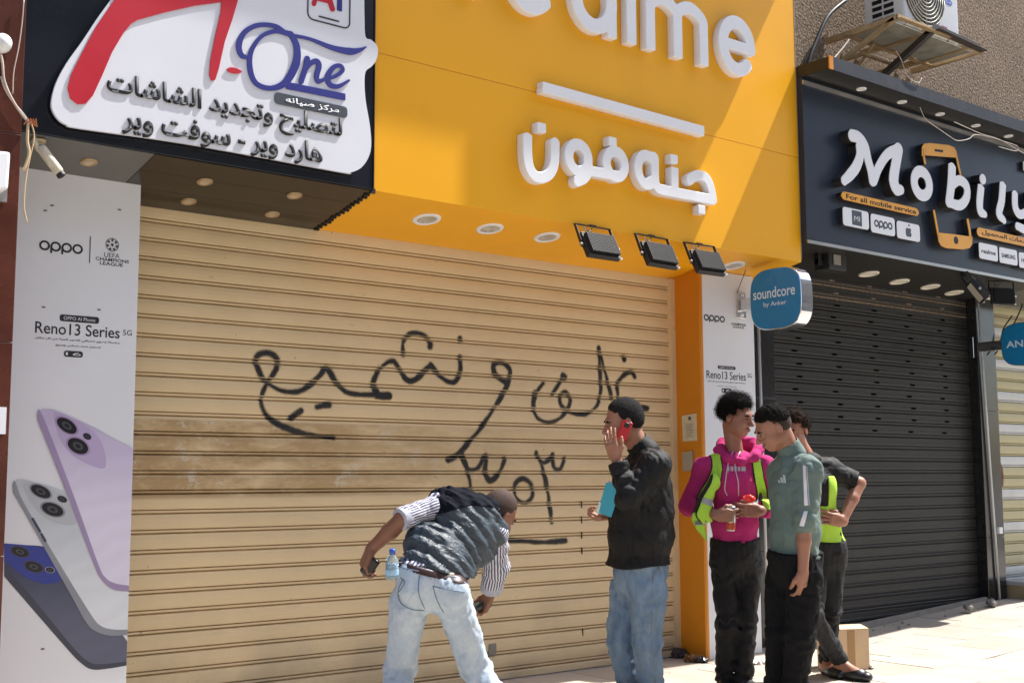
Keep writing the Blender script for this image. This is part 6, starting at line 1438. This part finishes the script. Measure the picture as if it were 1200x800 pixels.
# --- the young man in the magenta hoodie --------------------------------------------------
def man_pink():
    J = lambda x, y, dd=0: atD(x, y, 7.3+dd)
    pel, wai, che, nek, hd = J(862, 650), J(861, 612), J(860, 568), J(863, 531, .02), J(863, 488)
    shr, shl = J(825, 548, .01), J(897, 547, .03)
    elr, wrr, ell, wrl = J(808, 592, .03), J(840, 603, -.19), J(912, 594, .04), J(890, 598, -.17)
    hr, hl, kr, kl = J(848, 660), J(877, 660, .02), J(852, 730, -.04), J(875, 727, -.02)
    ar, al = J(850, 795, .02), J(870, 796, -.02)
    fr = nrm(-FW*.95+RT*.22)
    t = thing('person', 'curly haired young man in a magenta hoodie, black trousers and an open fluorescent vest', 'person', (pel[0], pel[1], 0))
    sk = skin_mat('medium brown skin', (.27, .128, .080)); HM = mtx(RT*.72-FW*.60-UP*.16, UP+RT*.06)
    rh = hand_prims(wrr, nrm(RT*.95-UP*.05-FW*.15), FW*.9+UP*.1, UP, curl=(.7, .8, .85, .9)); lh = hand_prims(wrl, nrm(-RT*.95+UP*.02-FW*.15), FW*.9, UP, curl=(.55, .65, .75, .9))
    skin = torso(pel, wai, che, nek, shl, shr, fr, (.13, .125, .14), (.09, .09, .095), .042)+[cc(che*.2+nek*.8, hd-HM[2]*.055-HM[1]*.030, .052, .048, k=.018)]+head_prims(hd, HM, .97)
    skin += armp(shl, ell, wrl, (.045, .037, .026))+armp(shr, elr, wrr, (.045, .037, .026))+legs(hl, kl, al, hr, kr, ar, .066, .046, .034)+lh+rh+foot_prims(al, -FW*.8+RT*.5)+foot_prims(ar, -FW-RT*.2)
    obj('body', build(skin, .0055), sk, t); face_bits(t, hd, HM, .97)
    h_ = obj('hair', hair_mesh(hd, HM, .97, .020, curl=.014, curlf=75, front=.058, low=-.030, temple=.035), m_hair, t); frizz(t, h_, 6500, .030, .0008, m_hair, .55, 2)
    m_p = cloth('magenta fleece', (.43, .026, .150), .9, var=.1, bump=.3, bscale=260)
    P = torso(pel, wai, che, nek, shl, shr, fr, (.158, .150, .158), (.125, .120, .118), .060)
    P += [cc(shr, elr, .062, .060, k=.045), cut(elr, elr*.16+wrr*.84, .060, .043, 0, k=.025), cc(shl, ell, .062, .060, k=.045), cut(ell, ell*.16+wrl*.84, .060, .043, 0, k=.025)]
    hem = J(861, 634); dv = summ(folds(.016, -UP+RT*.2, 10, .16, 61), folds(.009, RT*.7-UP*.5, 20, .2, 62), rings_at([ell, elr, wrr*.7+elr*.3], .006, .07, [(shl, ell), (shr, elr), (elr, wrr)], 75, 6))
    hoodie = obj('hoodie', build(P, .006, disp=dv, clip=lambda Q: (hem-Q)@UP, name='hoodie'), m_p, t)
    band('hoodie_waistband', P, J(861, 632.5), UP, .012, .002, m_p, t, .005, folds(.003, UP, 60, .3, 9))
    hp = [J(843, 527, .02), J(846, 521, .10), J(866, 517, .14), J(884, 520, .10), J(888, 527, .03), J(884, 534, -.04), J(868, 541, -.085), J(852, 537, -.06), J(843, 527, .02)]
    obj('hood', build(chain(hp, [.030, .032, .036, .034, .030, .026, .020, .024, .030], k=.03)+[el(J(866, 528, .13), (.085, .04, .075), mtx(FW, UP), k=.04)], .0055, disp=folds(.012, RT, 20, .5, 12)), m_p, t)
    m_l = mat('pale grey hoodie print', (.45, .40, .45), .7)
    A = crop(4.21, 790, 440)
    for k, (x0, x1) in enumerate(((263, 272), (278, 292), (297, 309), (314, 326), (331, 352))):
        patch(hoodie, A([(x0, 449), (x1, 448), (x1, 470), (x0, 471)]), m_l, 'chest_print', t, .0025, 3)
    seam(hoodie, A([(262, 476), (352, 474)]), .0016, m_l, 'chest_print', t, lift=.001)
    m_c = mat('white drawstring', (.62, .50, .58), .8)
    seam(hoodie, A([(290, 375), (268, 430), (256, 500), (250, 560), (262, 590)]), .0032, m_c, 'drawstring', t, lift=.003); seam(hoodie, A([(325, 375), (300, 440), (315, 520), (318, 590)]), .0032, m_c, 'drawstring', t, lift=.003)
    seam(hoodie, [(836, 612), (850, 600), (872, 598), (886, 612)], .002, mat('dark magenta seam', (.22, .008, .07), .9), 'pocket_seam', t)
    m_b = cloth('black denim', (.0055, .0055, .0065), .6, var=.25, spec=.25)
    trousers('black_trousers', pel, wai, fr, hl, kl, al, hr, kr, ar, m_b, t, .084, .062, .058, .150, .115, J(861, 630), UP, .012, .006, None, 71, .010)
    hv, tape, pipe_ = hivis_mats()
    def strap(px, w, nm='vest_panel', mm=hv, th=.12):
        Q = [J(*p) for p in px]; Q2 = catmull(Q, 4)
        ws = np.interp(np.linspace(0, len(w)-1, len(Q2)), range(len(w)), w)
        pr = [cc(Q2[i], Q2[i+1], ws[i], ws[i+1], .004, th, -FW) for i in range(len(Q2)-1)]
        return obj(nm, build(pr, .004, disp=folds(.0015, UP, 20, .5, 4)), mm, t)
    def region(px, w):
        pl = [np.array([(J(*p)-pel)@RT, (J(*p)-pel)@UP]) for p in px]
        def g(Q):
            X = (Q-pel)@RT; Z = (Q-pel)@UP; return seg_field([(pl, w)], X, Z)
        return g
    rgt = [(843, 524), (838, 533), (838, 548), (833, 565), (824, 582), (819, 597), (824, 606)]; lft = [(884, 522), (885, 540), (888, 560), (892, 575), (894, 587)]
    gr = region(rgt, [.020, .024, .027, .030, .036, .040, .030]); gl = region(lft, [.020, .024, .028, .030, .030])
    PV = P+chain([J(x, y, -.135) for x, y in ((833, 565), (824, 582), (819, 597), (822, 608))], [.045, .045, .04, .03], k=.04)
    obj('vest_panel', build(PV, .0045, disp=dv, clip=gr, grow=.008, name='vest_panel'), hv, t)
    obj('vest_panel', build(P, .0045, disp=dv, clip=gl, grow=.008, name='vest_panel'), hv, t)
    gr2 = region(rgt, [.026, .030, .033, .036, .042, .046, .036]); gl2 = region(lft, [.026, .030, .034, .036, .036])
    obj('vest_piping', build(PV, .0045, disp=dv, clip=gr2, grow=.0055, name='vest_piping'), pipe_, t); obj('vest_piping', build(P, .0045, disp=dv, clip=gl2, grow=.0055, name='vest_piping'), pipe_, t)
    tp = lambda g, y, hw: (lambda Q: np.maximum(g(Q)+.002, np.abs((Q-J(824, y))@nrm(UP+RT*.35))-hw))
    obj('reflective_tape', build(PV, .0045, disp=dv, clip=tp(gr, 583, .019), grow=.0105, name='reflective_tape'), tape, t)
    strap([(817, 606, -.16), (821, 618, -.15), (829, 634, -.14)], [.036, .028, .008], th=.10); strap([(827, 612, -.172), (816, 613, -.165)], [.014, .016], 'reflective_tape', tape, .10)
    sm_ = mat('black trainer', (.015, .014, .014), .5, var=.3)
    for a_, d_ in ((al, -FW*.8+RT*.5), (ar, -FW-RT*.2)):
        obj('shoe', build(foot_prims(a_, d_, shoe=True), .006, grow=.006), sm_, t)
    tb = nrm(RT*.95-UP*.05-FW*.15)
    cp = wrr+tb*.085+FW*.018-UP*.005; ct = thing('drink_can', 'slim silver topped drink can held at the magenta hoodie', 'can', tuple(cp)); ax = nrm(UP+RT*.05)
    obj('can_body', lathe([(0, -.085), (.023, -.083), (.026, -.075), (.026, .045), (.022, .056), (.021, .060), (0, .058)], 20, cp, ax), m_steel, ct, smooth=True)
    obj('can_print', lathe([(.0265, -.074), (.0268, -.073), (.0268, -.035), (.0265, -.034)], 20, cp, ax), mat('orange red can print', (.50, .06, .02), .35, var=.4, vscale=60), ct, smooth=True)
    rp = J(877, 583, -.25); r_ = thing('red_pouch', 'small bright red crumpled packet held at the magenta hoodie', 'packet', tuple(rp))
    obj('packet', build([el(rp, (.034, .014, .020), mtx(FW, UP), k=.01), el(rp+RT*.02-UP*.008, (.020, .012, .016), mtx(FW, UP), k=.01)], .004, disp=folds(.012, UP, 45, .6, 7)), mat('bright red foil', (.80, .03, .02), .3), r_)
man_pink()
# --- the young man in the sage track top ---------------------------------------------------
def man_green():
    J = lambda x, y, dd=0: atD(x, y, 6.8+dd)
    pel, wai, che, nek, hd = J(932, 660), J(932, 620), J(931, 578), J(928, 530, .02), J(906, 501)
    shl, shr = J(948, 550, -.11), J(914, 553, .10)
    ell, wrl, elr, wrr = J(943, 612, -.15), J(941, 668, -.16), J(922, 612, .16), J(926, 662, .15)
    hl, hr, kl, kr = J(944, 678, -.07), J(918, 676, .07), J(938, 746, -.09), J(915, 742, .05)
    al, ar = J(930, 813, -.06), J(910, 808, .09)
    fr = nrm(-RT*.80-FW*.50)
    t = thing('person', 'young man with bowed head in a sage green track top and black trousers', 'person', (pel[0], pel[1], 0))
    sk = skin_mat('light brown skin', (.30, .148, .095)); HM = mtx(-RT*.84-UP*.50-FW*.10, UP*.84-RT*.50)
    lh = hand_prims(wrl, nrm(-UP+RT*.02), -RT*.5+FW*.8, -RT, curl=(.5, .55, .6, .7)); rh = hand_prims(wrr, nrm(-RT*.5-UP*.5), -FW, UP, curl=(.6, .6, .7, .7))
    skin = torso(pel, wai, che, nek, shl, shr, fr, (.13, .125, .145), (.09, .09, .1), .042)+[cc(che*.15+nek*.85, hd-HM[2]*.045-HM[1]*.034, .056, .051, k=.018)]+head_prims(hd, HM, 1.0)
    skin += armp(shl, ell, wrl, (.045, .038, .026))+armp(shr, elr, wrr, (.045, .037, .026))+legs(hl, kl, al, hr, kr, ar, .068, .046, .034)+lh+rh+foot_prims(al, -RT-FW*.6)+foot_prims(ar, -RT-FW*.6)
    obj('body', build(skin, .0055), sk, t); face_bits(t, hd, HM)
    h_ = obj('hair', hair_mesh(hd, HM, 1.0, .010, curl=.007, curlf=110, front=.058, low=.004, temple=.03), m_hair, t); frizz(t, h_, 5000, .016, .0007, m_hair, .4, 3)
    obj('hair_fade', hair_mesh(hd, HM, 1.0, .002, front=.052, low=-.052, temple=.02), mat('faded side hair', (.035, .020, .015), .9, var=.3, vscale=70), t)
    m_g = cloth('sage green polyester', (.115, .165, .150), .7, var=.08, spec=.35, bump=.2)
    P = torso(pel, wai, che, nek, shl, shr, fr, (.158, .152, .160), (.140, .132, .125), .062)
    P += [cc(shl, ell, .070, .064, k=.05), cut(ell-nrm(ell-shl)*.03, ell+nrm(wrl-ell)*.03, .064, .060, 0, k=.015), cc(shr, elr, .066, .060, k=.05)]
    hem = J(931, 651); dv = summ(folds(.016, -UP+RT*.3, 10, .15, 81), folds(.009, RT*.8-UP*.5, 20, .2, 82), rings_at([ell-nrm(ell-shl)*.03], .010, .065, [(shl, ell)], 85, 5))
    top = obj('track_top', build(P, .006, disp=dv, clip=lambda Q: (hem-Q)@UP+.006*np.sin(Q@RT*18), name='track_top'), m_g, t)
    band('hem_band', P, J(931, 649), UP, .007, .002, m_g, t)
    nd = nrm(hd-HM[1]*.03-nek)
    obj('stand_collar', build([cut(nek-nd*.015, nek+nd*.062, .074, .064, 0), cc(nek+nd*.066, nek+nd*.11, .060, .060, op='s', k=.004)], .005, disp=folds(.004, RT, 20, .4, 3)), m_g, t)
    A = crop(4.21, 790, 440); m_w = mat('white sleeve stripe', (.68, .68, .72), .7); m_w2 = mat('grey sleeve stripe', (.36, .37, .42), .7)
    patch(top, A([(636, 440), (650, 445), (660, 640), (642, 640)]), m_w, 'sleeve_stripe', t, .002, 14); patch(top, A([(652, 447), (658, 450), (669, 640), (663, 640)]), m_w2, 'sleeve_stripe', t, .002, 14)
    patch(top, A([(640, 668), (660, 668), (640, 744), (618, 740)]), m_w, 'sleeve_stripe', t, .002, 8)
    for k, (x0, x1, yt) in enumerate(((513, 522, 513), (525, 536, 500), (538, 549, 488))):
        patch(top, A([(x0, yt), (x1, yt+4), (x1+4, 532), (x0+2, 526)]), mat('pale chest logo', (.50, .56, .55), .6), 'chest_logo', t, .002, 3)
    m_b = cloth('faded black cotton', (.0075, .0075, .0085), .8, var=.25, spec=.15)
    trousers('black_trousers', pel, wai, fr, hl, kl, al, hr, kr, ar, m_b, t, .098, .084, .070, .150, .140, J(931, 645), UP, .016, .006, None, 91, .013)
    sm_ = mat('black trainer', (.015, .014, .014), .5, var=.3)
    for a_ in (al, ar): obj('shoe', build(foot_prims(a_, -RT-FW*.6, shoe=True), .006, grow=.006), sm_, t)
man_green()
# --- the man behind with a hand on his hip -------------------------------------------------
def man_behind():
    J = lambda x, y, dd=0: atD(x, y, 7.95+dd)
    pel, wai, che, nek, hd = J(966, 645), J(958, 612), J(952, 572), J(946, 534), J(931, 504)
    shl, shr = J(970, 549, .02), J(930, 549, .04)
    ell, wrl, elr, wrr = J(1007, 566, .03), J(987, 611, -.12), J(922, 592, .05), J(930, 625, -.05)
    hl, hr, kl, kr = J(976, 656), J(958, 656, .02), J(974, 716, .02), J(952, 722, -.24)
    al, ar = J(969, 775, .12), J(984, 772, -.02)
    fr = nrm(-FW*.8-RT*.55)
    t = thing('person', 'curly haired man half hidden, in a black T-shirt and fluorescent vest, hand on hip', 'person', (pel[0], pel[1], 0))
    sk = skin_mat('mid brown skin', (.32, .155, .095)); HM = mtx(-FW*.75-RT*.55-UP*.2, UP-RT*.1)  # his own even skin tone, then the head frame
    lh = hand_prims(wrl, nrm(-RT*.92+UP*.25-FW*.3), FW*.9-RT*.2, UP, curl=(.3, .35, .4, .5)); rh = hand_prims(wrr, nrm(-UP), FW, RT)
    skin = torso(pel, wai, che, nek, shl, shr, fr, (.13, .125, .145), (.09, .09, .1), .042)+[cc(che*.15+nek*.85, hd-HM[2]*.06, .056, .052, k=.035)]+head_prims(hd, HM, .98)
    skin += armp(shl, ell, wrl, (.047, .040, .027))+armp(shr, elr, wrr)+legs(hl, kl, al, hr, kr, ar, .068, .048, .034)+lh+rh+foot_prims(al, -FW+RT*.2)+foot_prims(ar, RT*.75-FW*.8)
    obj('body', build(skin, .0055), sk, t); face_bits(t, hd, HM, .98)
    h_ = obj('hair', hair_mesh(hd, HM, .98, .018, curl=.012, curlf=80, front=.058, low=-.03, temple=.03), mat('dark brown curly hair', (.022, .011, .007), .85, var=.4, vscale=60, spec=.15), t); frizz(t, h_, 4500, .026, .0008, bpy.data.materials['dark brown curly hair'], .55, 4)
    m_b = cloth('black cotton shirt', (.010, .010, .011), .62)
    P = torso(pel, wai, che, nek, shl, shr, fr, (.150, .142, .158), (.120, .118, .122), .066)+[cut(shl, shl*.14+ell*.86, .068, .070, 0, k=.04), cut(shr, shr*.2+elr*.8, .064, .064, 0, k=.04)]
    obj('black_t_shirt', build(P, .006, disp=summ(folds(.014, -UP, 9, .35, 101), folds(.008, RT, 20, .5, 102)), clip=lambda Q: (J(968, 648)-Q)@UP), m_b, t)
    hv, tape, pipe_ = hivis_mats()
    VP = torso(pel, wai, che, nek, shl*.8+nek*.2, shr*.8+nek*.2, fr, (.158, .151, .166), (.129, .128, .131), .068)
    n1 = nrm(RT*.98-UP*.25); c1_ = J(968, 575)
    dv = folds(.008, UP, 14, .4, 111)
    vc = lambda Q: np.maximum(np.maximum((J(968, 632)-Q)@UP, np.maximum((Q-J(968, 556))@UP, np.minimum((Q-J(968, 590))@UP, np.abs((Q-J(971, 575))@RT)-.032))), -((Q-J(955, 580))@RT+.00)-.0)
    gap = lambda Q: np.maximum(vc(Q), np.minimum(.055-np.abs((Q-J(972, 562))@RT), (Q-J(968, 600))@UP*1.0))
    obj('hi_vis_vest', build(VP, .006, disp=dv, clip=vc), hv, t)
    for (y, hw) in ((606, .026), (628, .0)):
        if hw: band('reflective_tape', VP, J(968, y), UP, hw, .004, tape, t, .006, dv)
    m_t = cloth('washed black denim', (.015, .016, .018), .7, var=.25)
    trousers('black_trousers', pel, wai, fr, hl, kl, al, hr, kr, ar, m_t, t, .080, .066, .052, .150, .12, J(968, 632), UP, .012, .006, None, 121, .010)
    for a_, d_ in ((ar, RT*.75-FW*.8), (al, -FW+RT*.2)):
        P = foot_prims(a_, d_, shoe=True); a0 = a_.copy(); a0[2] = gz(a_[0])+.052
        obj('shoe', build(P, .005, grow=.005, clip=lambda Q: Q[:, 2]-a0[2]+np.clip(((Q-a_)@nrm((d_[0], d_[1], 0))-.08)*.3, -.02, .03)*-1), mat('black slip on shoe', (.010, .010, .011), .4), t)
man_behind()

# --- carton and litter on the pavement -----------------------------------------------------
m_card = mat('sun bleached cardboard', (.66, .48, .30), .85, var=.12, vscale=7, dirt=.4, dirtcol=(.32, .19, .09), bump=.2, bscale=40)
q = onZ(gz(4.5), 1001, 784); cb = thing('cardboard_box', 'small tan cardboard box standing on the pavement by the dark shutter', 'box', (q[0], q[1], 0))
RZ = Matrix.Translation((q[0]+.02, q[1]+.10, 0)) @ Matrix.Rotation(R(-24), 4, 'Z')
w_, d_, h_ = .135, .11, .265
for nm, a in (('box_side', (-w_, w_, -d_, -d_+.005, 0, h_)), ('box_side', (-w_, w_, d_-.005, d_, 0, h_)), ('box_side', (-w_, -w_+.005, -d_+.006, d_-.006, 0, h_)), ('box_side', (w_-.005, w_, -d_+.006, d_-.006, 0, h_))):
    o = obj(nm, box(*a, M=RZ), m_card, cb, bevel=.002)
for s in (-1, 1):
    M_ = RZ @ Matrix.Translation((0, s*d_, h_)) @ Matrix.Rotation(R(-s*9), 4, 'X'); obj('box_flap', box(-w_, w_, min(0, -s*.105), max(0, -s*.105), 0, .005, M=M_), m_card, cb, bevel=.001)
obj('packing_tape', box(-.028, .028, -d_-.0015, -d_-.0002, .0, h_-.005, M=RZ), mat('glossy brown tape', (.38, .22, .09), .2), cb)
def rag(name, px, z, rad, m, lab, cat, amp, seed, z0=0):
    q = onZ(z0, *px); c_ = np.array([q[0], q[1], z0+z*.5]); return tag(obj(name, build([el(c_, (rad[0], rad[1], rad[2]), mtx(RT, (0, 0, 1)), k=.01)], .005, disp=folds(amp, (.3, .5, .2), 40, .7, seed)), m, None), lab, cat)
rag('plastic_bag', (868, 777), .03, (.10, .17, .022), mat('crumpled white plastic', (.66, .64, .58), .4), 'crumpled white bag lying on the pavement behind the black trousers', 'bag', .03, 3)
rag('rubbish', (797, 770), .05, (.05, .07, .035), mat('dark rubbish', (.045, .035, .03), .6, var=.6, vscale=30), 'dark crumpled rubbish at the foot of the orange pillar nearest the shutter', 'rubbish', .04, 4)
rag('rubbish', (812, 775), .04, (.045, .06, .03), mat('brown rubbish', (.16, .075, .02), .5, var=.7, vscale=25), 'brown and orange wrapper rubbish at the outer corner of the orange pillar', 'rubbish', .04, 5)
rag('rubbish', (822, 776), .04, (.03, .04, .026), mat('black rubbish', (.01, .01, .012), .3, var=.6, vscale=30), 'small black rubbish beside the base of the right phone banner', 'rubbish', .03, 6)
rag('rag', (1018, 782), .01, (.075, .02, .010), mat('dark rag', (.05, .04, .035), .9, var=.4), 'dark twisted rag lying beside the cardboard box', 'rag', .02, 8)
rag('paper_scrap', (1010, 788), .006, (.02, .02, .005), m_white, 'white paper scrap on the pavement below the cardboard box', 'paper', .008, 9)
rag('paper_scrap', (927, 795), .01, (.03, .02, .012), mat('blue wrapper', (.10, .14, .42), .5), 'blue wrapper scrap by the feet of the young men', 'wrapper', .012, 10)
random.seed(12); pb = BM()
for k in range(9):
    x = random.uniform(5.4, 8.0); y = random.uniform(-.30, -.10); r_ = random.uniform(.012, .03); z = gz(x)
    vs = [(x+r_*math.cos(a)*random.uniform(.6, 1), y+r_*math.sin(a)*random.uniform(.6, 1)) for a in (0, 1.5, 3.1, 4.7)]
    hexa(pb, [(a, b_, z) for a, b_ in vs]+[(x+(a-x)*.6, y+(b_-y)*.6, z+r_*.7) for a, b_ in vs])
o = obj('rubble', pb, m_conc, None); tag(o, 'small stones and crumbs of rubble scattered along the base of the dark shutter', 'rubble', kind='stuff')
rag('stone', (1135, 713), .03, (.06, .04, .022), m_conc, 'grey rubble lump on the ground by the right granite pillar', 'stone', .02, 14, z0=.14)
rag('stone', (1162, 708), .03, (.07, .04, .03), m_conc, 'pale rubble lump against the right granite pillar base', 'stone', .02, 15, z0=.15)
